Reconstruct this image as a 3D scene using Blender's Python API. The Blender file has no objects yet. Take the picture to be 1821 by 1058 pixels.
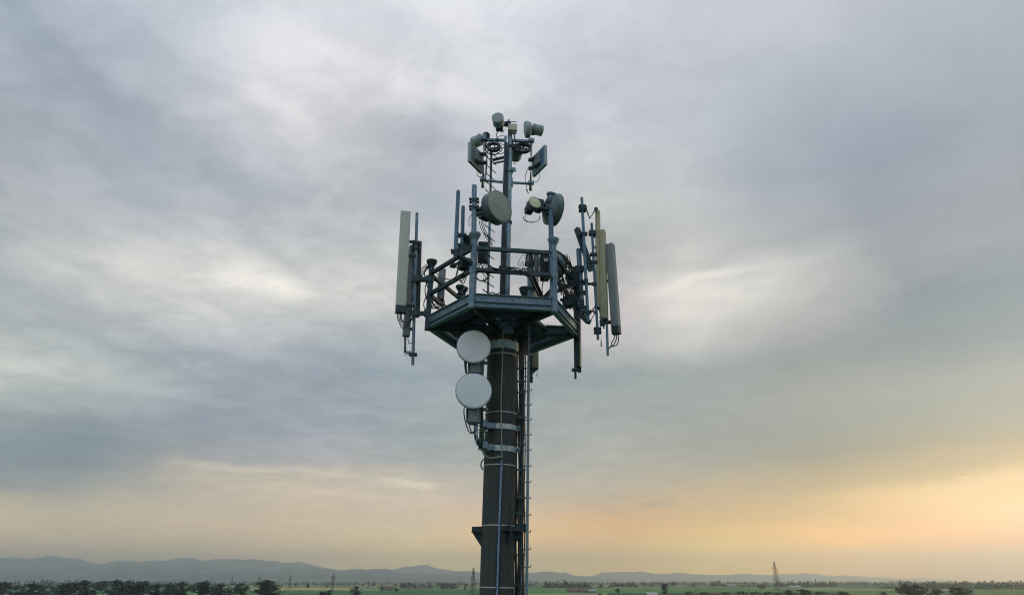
import bpy, bmesh, math, random
from mathutils import Vector, Matrix
R = math.radians
S = bpy.context.scene
COL = S.collection

# ------------------------------------------------------------------ camera, sun, exposure
CZ = 12.0                                   # eye height of the drone above the plain
F_PX, CX, CY = 1214.0, 910.5, 529.0         # 24 mm lens in pixels of the photograph
PITCH = math.atan((1033.5 - CY) / F_PX)
_c, _s = math.cos(PITCH), math.sin(PITCH)
cam = bpy.data.cameras.new('camera'); co = bpy.data.objects.new('camera', cam); COL.objects.link(co)
co.location = (0, 0, CZ); co.rotation_euler = (math.pi/2 + PITCH, 0, 0)
cam.sensor_fit = 'HORIZONTAL'; cam.sensor_width = 36.0; cam.lens = 36.0 * F_PX / 1821.0
cam.clip_start = 0.1; cam.clip_end = 60000
S.camera = co
S.view_settings.view_transform = 'Standard'; S.view_settings.look = 'None'
S.view_settings.exposure = 0.0; S.view_settings.gamma = 1.0; S.view_settings.use_curve_mapping = False
S.cycles.use_denoising = True
S.cycles.max_bounces = 6; S.cycles.volume_bounces = 0
S.cycles.pixel_filter_type = 'BLACKMAN_HARRIS'; S.cycles.filter_width = 1.1

SUN_AZ, SUN_EL = R(43), R(7)
sl = bpy.data.lights.new('sun', 'SUN'); sl.energy = 1.3; sl.angle = R(14); sl.color = (1.0, 0.74, 0.43)
so = bpy.data.objects.new('sun', sl); COL.objects.link(so)
sdir = Vector((math.sin(SUN_AZ)*math.cos(SUN_EL), math.cos(SUN_AZ)*math.cos(SUN_EL), math.sin(SUN_EL)))
so.rotation_euler = sdir.to_track_quat('Z', 'Y').to_euler()

def ray(px, py):
    a, b = (px-CX)/F_PX, (py-CY)/F_PX
    return Vector((a, _c + b*_s, _s - b*_c))
def P(px, py, Y):
    d = ray(px, py); return d*(Y/d.y) + Vector((0, 0, CZ))
def AE(px, py):
    d = ray(px, py).normalized()
    return math.degrees(math.atan2(d.x, d.y)), math.degrees(math.asin(d.z))
def lin(r, g, b):
    f = lambda c: ((c/255+.055)/1.055)**2.4 if c > 10 else c/255/12.92
    return (f(r), f(g), f(b), 1.0)

# ------------------------------------------------------------------ sky (world)
W = bpy.data.worlds.new('World'); S.world = W; W.use_nodes = True
nt = W.node_tree; nt.nodes.clear(); L = nt.links.new
def N(t, **k):
    n = nt.nodes.new(t)
    for a, b in k.items(): setattr(n, a, b)
    return n
def val(sock, v):
    if hasattr(v, 'links') or isinstance(v, bpy.types.NodeSocket): L(v, sock)
    else: sock.default_value = v
def M(op, a, b=None, c=None, clamp=False):
    n = N('ShaderNodeMath', operation=op, use_clamp=clamp); val(n.inputs[0], a)
    if b is not None: val(n.inputs[1], b)
    if c is not None: val(n.inputs[2], c)
    return n.outputs[0]
def mrange(v, a, b, c, d, interp='SMOOTHSTEP'):
    n = N('ShaderNodeMapRange', interpolation_type=interp); val(n.inputs[0], v)
    for i, q in enumerate((a, b, c, d)): n.inputs[i+1].default_value = q
    return n.outputs[0]
def comb(x, y, z=0.0):
    n = N('ShaderNodeCombineXYZ'); val(n.inputs[0], x); val(n.inputs[1], y); val(n.inputs[2], z); return n.outputs[0]
def mixc(f, a, b, mode='MIX'):
    n = N('ShaderNodeMix', data_type='RGBA', blend_type=mode); val(n.inputs[0], f); val(n.inputs[6], a); val(n.inputs[7], b); return n.outputs[2]
def ramp(f, stops):
    n = N('ShaderNodeValToRGB'); val(n.inputs[0], f); e = n.color_ramp.elements
    while len(e) < len(stops): e.new(0.5)
    for q, (p, c) in zip(e, stops): q.position = p; q.color = c
    return n.outputs[0]
tc = N('ShaderNodeTexCoord'); sx = N('ShaderNodeSeparateXYZ'); L(tc.outputs['Generated'], sx.inputs[0])
X, Y_, Z_ = sx.outputs
Zc = M('MAXIMUM', Z_, 0.0)
AZ = M('MULTIPLY', M('ARCTAN2', X, Y_), 57.29578)
EL = M('MULTIPLY', M('ARCSINE', Z_), 57.29578)
den = M('ADD', Zc, 0.10)
cu, cv = M('DIVIDE', X, den), M('DIVIDE', Y_, den)
def noise(vec, scale, detail=8, rough=.55, dist=0.0, lac=2.0):
    n = N('ShaderNodeTexNoise'); L(vec, n.inputs['Vector']); n.inputs['Scale'].default_value = scale
    n.inputs['Detail'].default_value = detail; n.inputs['Roughness'].default_value = rough
    n.inputs['Distortion'].default_value = dist; n.inputs['Lacunarity'].default_value = lac
    return n
cl = comb(M('MULTIPLY', cu, 1.6), M('MULTIPLY', cv, 1.5), 3.7)
warpn = noise(comb(M('MULTIPLY', cu, 1.2), M('MULTIPLY', cv, .8), 9.1), 1.3, 5, .6)
wsep = N('ShaderNodeSeparateColor'); L(warpn.outputs['Color'], wsep.inputs[0])
wamp = mrange(EL, 0, 25, .9, 6.5, 'LINEAR')
wampx = mrange(EL, 0, 25, 5.0, 8.0, 'LINEAR')
A_w = M('ADD', AZ, M('MULTIPLY', M('SUBTRACT', wsep.outputs[0], .5), wampx))
E_w = M('ADD', EL, M('MULTIPLY', M('SUBTRACT', wsep.outputs[1], .5), wamp))
AEv = comb(A_w, E_w)
# overcast colour by direction: readings of the sky (picture position, colour), smoothed into a grid of azimuth and elevation
SKY = [(60,31,163,174,187),(330,31,196,204,213),(600,31,218,221,227),(870,31,218,221,228),(1150,31,204,209,217),(1420,31,196,201,211),(1760,31,178,185,195),
 (840,170,220,222,225),(60,251,167,174,183),(330,251,174,181,191),(620,251,188,193,197),(780,251,182,187,195),(1150,201,189,194,203),(1760,201,166,174,183),
 (330,121,178,186,196),(1420,171,175,183,192),(100,195,156,167,182),(560,155,217,218,222),(1410,335,169,176,184),(60,401,179,185,188),(330,371,170,178,187),
 (600,381,187,192,195),(1150,331,193,197,199),(1150,431,176,181,184),(1420,431,172,178,182),(1760,401,167,172,175),(330,481,211,212,209),(60,541,174,181,183),
 (330,601,180,186,190),(620,521,206,207,204),(620,641,156,166,174),(1170,561,210,207,203),(1170,661,164,172,171),(1470,561,170,175,176),(1760,561,162,170,169),
 (80,681,177,185,184),(520,741,157,165,174),(740,781,160,168,170),(1120,761,168,172,168),(1420,701,171,174,166),(1760,701,189,186,173),(1420,801,176,172,157),
 (1760,791,204,193,167),(80,821,138,149,155),(210,745,146,159,166),(420,881,190,182,167),(740,911,201,188,168),(1070,861,187,179,163),(1270,881,203,185,156),
 (1520,851,192,180,152),(1520,901,241,207,160),(1780,851,251,222,175),(1790,905,253,230,186),(210,935,176,170,155),(80,961,168,163,150),(470,961,184,173,154),
 (780,981,192,174,152),(1070,961,208,180,146),(1270,1001,220,188,138),(1520,981,238,200,145),(1780,971,238,198,139),(1780,1019,214,186,133),(1310,495,215,214,208),
 (1160,931,209,180,145),(1350,931,214,183,142),(1400,891,216,190,153),(1660,941,246,204,149),(1660,861,242,215,170),(1660,821,196,183,154),(1470,1011,220,189,138),(620,931,194,181,160)]
GAIN = {(60, 31): (1.351, 1.316, 1.31), (330, 31): (1.392, 1.386, 1.373), (600, 31): (0.879, 0.92, 0.966), (870, 31): (1.269, 1.215, 1.237), (1150, 31): (1.204, 1.177, 1.132), (1420, 31): (1.264, 1.188, 1.212), (1760, 31): (1.056, 1.034, 1.054), (840, 170): (1.178, 1.167, 1.08), (60, 251): (1.66, 1.537, 1.397), (330, 251): (2.087, 1.907, 1.806), (620, 251): (0.281, 0.39, 0.398), (780, 251): (0.612, 0.625, 0.817), (1150, 201): (0.768, 0.764, 0.915), (1760, 201): (0.815, 0.851, 0.915), (330, 121): (0.275, 0.355, 0.425), (1420, 171): (0.858, 0.914, 0.902), (100, 195): (0.147, 0.211, 0.382), (560, 155): (2.27, 2.024, 1.892), (1410, 335): (0.674, 0.739, 0.903), (60, 401): (1.0, 1.01, 1.009), (330, 371): (0.295, 0.42, 0.621), (600, 381): (1.196, 1.168, 1.155), (1150, 331): (1.977, 1.865, 1.678), (1150, 431): (0.203, 0.263, 0.384), (1420, 431): (0.243, 0.313, 0.505), (1760, 401): (0.857, 0.873, 0.94), (330, 481): (2.089, 1.907, 1.712), (60, 541): (0.899, 0.907, 0.924), (330, 601): (0.953, 0.964, 1.047), (620, 521): (1.283, 1.223, 1.18), (620, 641): (0.819, 0.893, 0.974), (1170, 561): (1.105, 1.003, 1.075), (1170, 661): (0.631, 0.786, 0.845), (1470, 561): (0.191, 0.265, 0.421), (1760, 561): (0.404, 0.623, 0.835), (80, 681): (1.87, 1.715, 1.532), (520, 741): (1.296, 1.216, 1.287), (740, 781): (1.072, 1.081, 1.087), (1120, 761): (0.977, 0.977, 1.018), (1420, 701): (0.82, 0.853, 0.88), (1760, 701): (0.627, 0.708, 0.86), (1420, 801): (0.516, 0.629, 0.817), (1760, 791): (0.198, 0.413, 0.637), (80, 821): (0.87, 0.948, 1.059), (210, 745): (0.35, 0.543, 0.754), (420, 881): (1.647, 1.475, 1.307), (740, 911): (1.699, 1.546, 1.471), (1070, 861): (1.049, 1.096, 1.181), (1270, 881): (0.868, 0.94, 0.985), (1520, 851): (0.112, 0.215, 0.299), (1520, 901): (1.304, 1.044, 0.458), (1780, 851): (1.146, 0.627, 0.355), (1790, 905): (1.143, 1.1, 1.069), (210, 935): (1.274, 1.358, 1.375), (80, 961): (4.182, 3.047, 1.694), (470, 961): (4.004, 2.953, 1.676), (780, 981): (4.5, 3.854, 1.661), (1070, 961): (2.781, 1.628, 0.548), (1270, 1001): (4.5, 4.33, 0.158), (1520, 981): (4.5, 2.36, 0.086), (1780, 971): (1.902, 0.355, 0.08), (1780, 1019): (2.628, 0.768, 0.08), (1310, 495): (2.389, 2.297, 2.054), (1160, 931): (1.465, 1.059, 0.52), (1350, 931): (1.94, 1.358, 0.176), (1400, 891): (1.11, 0.925, 0.732), (1660, 941): (2.258, 1.179, 0.08), (1660, 861): (1.064, 1.068, 0.497), (1660, 821): (0.139, 0.272, 0.37), (1470, 1011): (4.5, 2.665, 0.09), (620, 931): (1.381, 1.309, 1.282)}
def read(q):
    c = lin(*q[2:5])[:3]; g = GAIN.get((q[0], q[1]), (1,1,1)); return [c[i]*g[i] for i in range(3)]
PTS = [(*AE(q[0], q[1]), *read(q)) for q in SKY]
def sky_at(a, e):
    w_ = [0,0,0]; t = 0
    for pa, pe, r, g, b in PTS:
        se = 1.1 + .085*min(pe, e); sa = 4.5 + .05*e
        k = math.exp(-.5*(((a-pa)/sa)**2 + ((e-pe)/se)**2)) + 1e-7/(1+(a-pa)**2*.3+(e-pe)**2)
        t += k; w_[0] += k*r; w_[1] += k*g; w_[2] += k*b
    return (w_[0]/t, w_[1]/t, w_[2]/t, 1)
ELS = [0,1.5,3,4.5,6,7.5,9,11,13,16,19,22,26,30,35,40,47]
ef = M('DIVIDE', M('ADD', EL, M('MULTIPLY', M('SUBTRACT', wsep.outputs[2], .5), mrange(EL, 0, 25, .8, 5.0, 'LINEAR'))), 60.0, clamp=True)
Acl = M('MINIMUM', M('MAXIMUM', A_w, -47.9), 47.9)
base = None
for a in range(-48, 49, 8):
    r_ = ramp(ef, [(e/60.0, sky_at(a, e)) for e in ELS] + [(1.0, (.62,.64,.68,1))])
    wgt = M('SUBTRACT', 1.0, M('DIVIDE', M('ABSOLUTE', M('SUBTRACT', Acl, float(a))), 8.0), clamp=True)
    t_ = mixc(1.0, r_, comb(wgt, wgt, wgt), 'MULTIPLY')
    base = t_ if base is None else mixc(1.0, base, t_, 'ADD')
# named light and dark cloud banks: azimuth / elevation of the bank, size, slant, strength
BANKS = [  # px, py, rx, ry, slant, strength
 (380,640,330,34,10,-.05),(330,285,300,42,18,-.07),(280,560,240,16,12,.05),(60,745,160,26,6,-.05),(640,760,200,20,8,-.04),(440,560,120,14,12,-.04),
 (840,168,70,26,20,.10),(480,165,110,26,24,.07),(690,120,120,26,12,.05),(620,330,120,24,14,.05),(495,510,55,20,5,.10),(420,410,130,16,26,-.05),
 (700,215,90,30,10,-.06),(150,120,150,22,18,-.05),
 (1300,488,190,10,-3,.10),(1190,484,60,8,0,.06),(1240,478,50,7,0,-.06),(1380,505,90,12,-14,.06),(1330,440,200,16,-6,-.05),
 (120,660,110,12,8,.08),(240,640,160,10,12,-.05),
 (400,822,70,6,4,.15),(480,829,60,5,4,.08),(745,860,45,7,8,.18),(700,852,50,5,8,.07),(570,838,70,5,4,.08),(640,880,120,8,3,.05),
 (1176,897,26,4.5,2,-.14),(1198,890,14,3,-14,-.08),(1120,880,24,3,2,-.07),(1360,925,40,4,0,-.05),
 (1560,872,110,6,-4,.08),(1500,600,220,14,-10,-.03),
]
acc = None
for px, py, rx, ry, sl_, am in BANKS:
    a, e = AE(px, py)
    mp = N('ShaderNodeMapping', vector_type='TEXTURE'); L(AEv, mp.inputs[0])
    k = math.cos(math.radians(e))
    mp.inputs['Location'].default_value = (a, e, 0)
    mp.inputs['Rotation'].default_value = (0, 0, R(-sl_))
    mp.inputs['Scale'].default_value = (rx*.0472/k, ry*.0472, 1)
    ln = N('ShaderNodeVectorMath', operation='LENGTH'); L(mp.outputs[0], ln.inputs[0])
    g = mrange(ln.outputs['Value'], 0.0, 1.75, am, 0.0)
    acc = g if acc is None else M('ADD', acc, g)
n1 = noise(cl, 1.5, 13, .60, .25)
n2 = noise(comb(M('MULTIPLY', cu, 2.7), M('MULTIPLY', cv, 3.0), 21.0), 2.1, 12, .64, .35)
n3 = noise(comb(M('MULTIPLY', cu, 6.0), M('MULTIPLY', cv, 7.0), 5.0), 2.0, 10, .66, .2)
fade = mrange(EL, 1, 12, .30, 1.0)
fade = M('MULTIPLY', fade, mrange(AZ, 0, 24, 1.0, .42))
puff = mrange(n2.outputs['Fac'], .40, .62, -.5, .5)
streak = M('MULTIPLY', M('ADD', M('ADD', M('MULTIPLY', M('SUBTRACT', n1.outputs['Fac'], .5), .34), M('MULTIPLY', puff, .14)), M('MULTIPLY', M('SUBTRACT', n3.outputs['Fac'], .5), .17)), fade)
lum = M('ADD', 1.0, M('ADD', M('MULTIPLY', acc, 1.5), streak))
tint = mixc(mrange(lum, .72, 1.25, 0, 1, 'LINEAR'), (0.955, 0.99, 1.03, 1), (1.02, 1.005, .975, 1))
cloud = mixc(1.0, mixc(1.0, base, tint, 'MULTIPLY'), comb(lum, lum, lum), 'MULTIPLY')
def glow(px, py, rx, ry, sl_, colour):
    a, e = AE(px, py); mp = N('ShaderNodeMapping', vector_type='TEXTURE'); L(AEg, mp.inputs[0])
    mp.inputs['Location'].default_value = (a, e, 0); mp.inputs['Rotation'].default_value = (0, 0, R(-sl_)); mp.inputs['Scale'].default_value = (rx*.0472, ry*.0472, 1)
    ln = N('ShaderNodeVectorMath', operation='LENGTH'); L(mp.outputs[0], ln.inputs[0]); f = mrange(ln.outputs['Value'], 0.0, 1.7, 1.0, 0.0)
    return mixc(1.0, comb(f, f, f), colour, 'MULTIPLY')
# brightest breaks round the veiled sun low on the right, and the bright underside of the cloud edge
AEg = comb(AZ, M('ADD', EL, M('MULTIPLY', M('SUBTRACT', n3.outputs['Fac'], .5), 2.2)))
for g in [(1830,905,150,38,-5,(.26,.20,.135,1)), (1620,880,170,18,-7,(.15,.085,.035,1)), (1790,850,130,14,-10,(.15,.10,.055,1)), (1740,955,160,22,-2,(.05,.015,.0,1))]: cloud = mixc(1.0, cloud, glow(*g), 'ADD')
for g in [(1620,836,230,13,-7,(-.06,-.05,-.03,1)), (1480,860,90,8,-5,(-.05,-.05,-.03,1))]: cloud = mixc(1.0, cloud, glow(*g), 'ADD')
# the sky overhead and behind the camera is the brighter part of the overcast
boost = M('ADD', mrange(Y_, .25, -.6, 0.0, .80), mrange(EL, 48, 85, 0.0, .6))
cloud = mixc(1.0, cloud, comb(M('ADD', 1.0, M('MULTIPLY', boost, .85)), M('ADD', 1.0, M('MULTIPLY', boost, 1.05)), M('ADD', 1.0, M('MULTIPLY', boost, 1.2))), 'MULTIPLY')
sky = N('ShaderNodeTexSky', sky_type='NISHITA'); sky.sun_disc = False; sky.sun_elevation = SUN_EL; sky.sun_rotation = SUN_AZ
bg1 = N('ShaderNodeBackground'); L(sky.outputs[0], bg1.inputs[0]); bg1.inputs[1].default_value = .10
bg2 = N('ShaderNodeBackground'); L(cloud, bg2.inputs[0]); bg2.inputs[1].default_value = 1.0
mx = N('ShaderNodeMixShader'); mx.inputs[0].default_value = .94; L(bg1.outputs[0], mx.inputs[1]); L(bg2.outputs[0], mx.inputs[2])
wo = N('ShaderNodeOutputWorld'); L(mx.outputs[0], wo.inputs[0])

# ------------------------------------------------------------------ materials
def mat(name, col, rough=.6, metal=0.0, var=.12, scale=18.0, col2=None, thr=(.45, .62), bump=0.0, stretch=(1,1,1), vary_obj=0.0):
    m = bpy.data.materials.new(name); m.use_nodes = True
    t = m.node_tree; b = t.nodes['Principled BSDF']; l = t.links.new
    tcn = t.nodes.new('ShaderNodeTexCoord'); mp = t.nodes.new('ShaderNodeMapping'); l(tcn.outputs['Object'], mp.inputs[0]); mp.inputs['Scale'].default_value = stretch
    n = t.nodes.new('ShaderNodeTexNoise'); l(mp.outputs[0], n.inputs['Vector']); n.inputs['Scale'].default_value = scale; n.inputs['Detail'].default_value = 6; n.inputs['Roughness'].default_value = .65
    r = t.nodes.new('ShaderNodeMapRange'); l(n.outputs['Fac'], r.inputs[0]); r.inputs[1].default_value = .3; r.inputs[2].default_value = .7; r.inputs[3].default_value = 1-var; r.inputs[4].default_value = 1+var
    mm = t.nodes.new('ShaderNodeMix'); mm.data_type = 'RGBA'; mm.blend_type = 'MULTIPLY'; mm.inputs[0].default_value = 1
    mm.inputs[6].default_value = (*col, 1)
    if col2:
        n2 = t.nodes.new('ShaderNodeTexNoise'); l(mp.outputs[0], n2.inputs['Vector']); n2.inputs['Scale'].default_value = scale*.33; n2.inputs['Detail'].default_value = 8; n2.inputs['Roughness'].default_value = .7
        r2 = t.nodes.new('ShaderNodeMapRange'); l(n2.outputs['Fac'], r2.inputs[0]); r2.inputs[1].default_value = thr[0]; r2.inputs[2].default_value = thr[1]
        m2 = t.nodes.new('ShaderNodeMix'); m2.data_type = 'RGBA'; l(r2.outputs[0], m2.inputs[0]); m2.inputs[6].default_value = (*col, 1); m2.inputs[7].default_value = (*col2, 1)
        l(m2.outputs[2], mm.inputs[6])
    l(r.outputs[0], mm.inputs[7])
    out = mm.outputs[2]
    if vary_obj:
        oi = t.nodes.new('ShaderNodeObjectInfo'); r3 = t.nodes.new('ShaderNodeMapRange'); l(oi.outputs['Random'], r3.inputs[0]); r3.inputs[3].default_value = 1-vary_obj; r3.inputs[4].default_value = 1+vary_obj
        m3 = t.nodes.new('ShaderNodeMix'); m3.data_type = 'RGBA'; m3.blend_type = 'MULTIPLY'; m3.inputs[0].default_value = 1; l(out, m3.inputs[6]); l(r3.outputs[0], m3.inputs[7]); out = m3.outputs[2]
    l(out, b.inputs['Base Color'])
    b.inputs['Roughness'].default_value = rough; b.inputs['Metallic'].default_value = metal
    if bump:
        bp = t.nodes.new('ShaderNodeBump'); bp.inputs['Strength'].default_value = bump; bp.inputs['Distance'].default_value = .01; l(n.outputs['Fac'], bp.inputs['Height']); l(bp.outputs[0], b.inputs['Normal'])
    return m
GALV  = mat('galvanised_steel', (.095,.175,.245), .5, .15, .35, 30, (.19,.245,.28), vary_obj=.14)
GALVL = mat('bright_galvanised_steel', (.26,.35,.39), .45, .25, .25, 26, (.15,.22,.28))
GALVB = mat('blue_galvanised_steel', (.055,.13,.21), .5, .1, .3, 40, (.105,.175,.235), vary_obj=.2)
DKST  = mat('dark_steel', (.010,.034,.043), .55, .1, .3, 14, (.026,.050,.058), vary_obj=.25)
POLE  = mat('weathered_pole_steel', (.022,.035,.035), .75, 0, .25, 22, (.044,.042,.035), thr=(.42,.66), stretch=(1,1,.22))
BAND  = mat('band_steel', (.40,.45,.46), .4, .3, .30, 20, (.24,.29,.31))
LADD  = mat('ladder_steel', (.11,.175,.20), .5, .1, .25, 30, (.10,.155,.175))
WHITE = mat('white_radome', (.70,.71,.76), .5, 0, .05, 5, (.60,.62,.66), thr=(.5,.75))
BEIGE = mat('weathered_beige_radome', (.46,.47,.42), .6, 0, .08, 10, (.37,.385,.34), stretch=(1,1,.25))
GREYR = mat('grey_radome', (.17,.205,.215), .5, 0, .06, 8, (.15,.185,.19), stretch=(1,1,.3))
OLIVE = mat('stained_olive_radome', (.36,.34,.23), .6, 0, .10, 12, (.26,.255,.17), stretch=(1,1,.2))
YELL  = mat('aged_cream_radome', (.62,.60,.38), .55, 0, .08, 9, (.52,.50,.32))
CREAM = mat('cream_plastic', (.48,.47,.36), .5, 0, .06, 12)
DISHY = mat('weathered_dish_radome', (.30,.33,.26), .6, 0, .16, 10, (.23,.255,.21))
SHRD  = mat('grey_shroud', (.11,.15,.17), .5, .1, .12, 16)
SHRDL = mat('pale_shroud', (.27,.315,.325), .5, 0, .12, 14)
RRU   = mat('radio_grey', (.16,.19,.21), .5, .1, .2, 20, (.24,.26,.27))
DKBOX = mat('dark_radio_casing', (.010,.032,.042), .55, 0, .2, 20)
BLK   = mat('black_cable', (.012,.020,.025), .5, 0, .1, 30)
PALEC = mat('pale_cable', (.22,.24,.22), .5, 0, .15, 40)
YELC  = mat('yellowed_cable', (.22,.21,.12), .5, 0, .15, 40)
ROPE  = mat('blue_rope', (.11,.18,.33), .7, 0, .3, 60, (.28,.34,.43))
STRAP = mat('pale_strap', (.40,.40,.36), .5, .2, .2, 30)
BLUEP = mat('blue_panel_back', (.08,.16,.30), .5, .1, .2, 20)
LEAF  = mat('dark_foliage', (.006,.030,.017), .8, 0, .45, .35, (.014,.048,.022), vary_obj=.3)
LEAF2 = mat('olive_foliage', (.018,.042,.024), .8, 0, .4, .35, (.03,.054,.028), vary_obj=.2)
BARK  = mat('bark', (.06,.045,.03), .9, 0, .3, 2)
PYL   = mat('pylon_steel', (.02,.024,.027), .6, .2, .1, 3)
ROOF  = mat('tile_roof', (.12,.075,.062), .9, 0, .2, .8)
ROOFG = mat('sheet_roof', (.28,.30,.29), .7, 0, .1, .5)
WALL  = mat('plaster_wall', (.24,.23,.21), .9, 0, .1, .6)
WIN   = mat('dark_window', (.03,.035,.04), .3, 0, .1, 1)

# ------------------------------------------------------------------ mesh helpers
def frame(d, up=Vector((0,0,1))):
    d = d.normalized(); x = d.cross(up)
    if x.length < 1e-4: x = d.cross(Vector((0,1,0)))
    x.normalize(); y = x.cross(d).normalized()
    return x, y, d                         # right, up-ish, along
class MB:
    def __init__(s): s.v = []; s.f = []; s.sm = []
    def add(s, vs, fs, sm=False):
        o = len(s.v); s.v += [Vector(q) for q in vs]; s.f += [tuple(i+o for i in f) for f in fs]; s.sm += ([sm]*len(fs) if isinstance(sm, bool) else sm)
        return s
    def obox(s, c, ax, ay, az, sx, sy, sz, bev=0.0):
        c = Vector(c); q = []
        if bev:
            b = bmesh.new(); bmesh.ops.create_cube(b, size=1)
            for v in b.verts: v.co = Vector((v.co.x*sx, v.co.y*sy, v.co.z*sz))
            bmesh.ops.bevel(b, geom=b.edges[:], offset=bev, segments=2, affect='EDGES', profile=.6)
            b.verts.index_update()
            s.add([c + ax*v.co.x + ay*v.co.y + az*v.co.z for v in b.verts], [[v.index for v in f.verts] for f in b.faces]); b.free(); return s
        for k in (-.5,.5):
            for j in (-.5,.5):
                for i in (-.5,.5): q.append(c + ax*(i*sx) + ay*(j*sy) + az*(k*sz))
        return s.add(q, [(0,2,3,1),(4,5,7,6),(0,1,5,4),(2,6,7,3),(0,4,6,2),(1,3,7,5)])
    def box(s, c, sx, sy, sz, rz=0, bev=0.0):
        return s.obox(c, Vector((math.cos(rz), math.sin(rz), 0)), Vector((-math.sin(rz), math.cos(rz), 0)), Vector((0,0,1)), sx, sy, sz, bev)
    def bar(s, a, b, w, h, up=Vector((0,0,1)), bev=0.0):
        a, b = Vector(a), Vector(b); x, y, d = frame(b-a, up)
        return s.obox((a+b)/2, x, y, d, w, h, (b-a).length, bev)
    def rings(s, rs, cap=True, sm=True):
        n = len(rs[0]); vs = [q for r in rs for q in r]; fs = []
        for k in range(len(rs)-1):
            for i in range(n):
                j = (i+1) % n; fs.append((k*n+i, k*n+j, (k+1)*n+j, (k+1)*n+i))
        sms = [sm]*len(fs)
        if cap: fs += [tuple(range(n-1,-1,-1)), tuple((len(rs)-1)*n+i for i in range(n))]; sms += [False, False]
        return s.add(vs, fs, sms)
    def lathe(s, o, d, prof, n=28, cap=True, split=True):
        """prof: (distance along d, radius); sharp corners are split so that they stay crisp"""
        o, d = Vector(o), Vector(d); x, y, d = frame(d)
        ring = lambda t, r: [o + d*t + (x*math.cos(2*math.pi*i/n) + y*math.sin(2*math.pi*i/n))*max(r, .0005) for i in range(n)]
        if split:
            for k in range(len(prof)-1):
                rs = [ring(*prof[k]), ring(*prof[k+1])]
                vs = rs[0]+rs[1]; s.add(vs, [(i, (i+1)%n, n+(i+1)%n, n+i) for i in range(n)], True)
            if cap:
                s.add(ring(*prof[0]), [tuple(range(n-1,-1,-1))]); s.add(ring(*prof[-1]), [tuple(range(n))])
        else: s.rings([ring(*q) for q in prof], cap)
        return s
    def tube(s, pts, r, n=8, cap=True, smooth_pts=0):
        pts = [Vector(p) for p in pts]
        if smooth_pts and len(pts) > 2:
            o = []; e = [pts[0]*2-pts[1]] + pts + [pts[-1]*2-pts[-2]]
            for i in range(1, len(e)-2):
                a, b, c, d = e[i-1:i+3]
                for k in range(smooth_pts):
                    t = k/smooth_pts; o.append(.5*((2*b)+(c-a)*t+(2*a-5*b+4*c-d)*t*t+(3*b-a-3*c+d)*t**3))
            o.append(pts[-1]); pts = o
        rr = r if isinstance(r, (list, tuple)) else [r]*len(pts)
        if len(rr) != len(pts): rr = [rr[0] + (rr[-1]-rr[0])*i/(len(pts)-1) for i in range(len(pts))]
        rs = []; px_ = None
        for i, p in enumerate(pts):
            d = (pts[min(i+1, len(pts)-1)] - pts[max(i-1, 0)]).normalized()
            if px_ is None: x, y, _ = frame(d)
            else:
                x = px_ - d*px_.dot(d)
                if x.length < 1e-5: x, y, _ = frame(d)
                x.normalize(); y = d.cross(x)
            px_ = x
            rs.append([p + (x*math.cos(2*math.pi*k/n) + y*math.sin(2*math.pi*k/n))*rr[i] for k in range(n)])
        return s.rings(rs, cap)
    def cyl(s, a, b, r, r2=None, n=16): return s.tube([a, b], [r, r if r2 is None else r2], n)
    def build(s, name, m, parent=None, loc=None):
        o = Vector(loc) if loc is not None else (ORI[parent.name_full] if parent else Vector((0,0,0)))
        me = bpy.data.meshes.new(name); me.from_pydata([v-o for v in s.v], [], s.f); me.update()
        me.polygons.foreach_set('use_smooth', s.sm)
        me.materials.append(m); ob = bpy.data.objects.new(name, me); COL.objects.link(ob)
        if parent: ob.parent = parent
        else: ob.location = o
        ORI[ob.name_full] = o
        return ob
ORI = {}
def tag(o, label, cat, group=None, kind=None):
    if kind: o['kind'] = kind
    if label: o['label'] = label
    if cat: o['category'] = cat
    if group: o['group'] = group
    return o
def thing(name, label, cat, loc, group=None):
    o = bpy.data.objects.new(name, None); COL.objects.link(o); o.empty_display_size = .2
    o.location = loc; ORI[o.name_full] = Vector(loc); return tag(o, label, cat, group)
V = Vector
UP = V((0,0,1))

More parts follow.
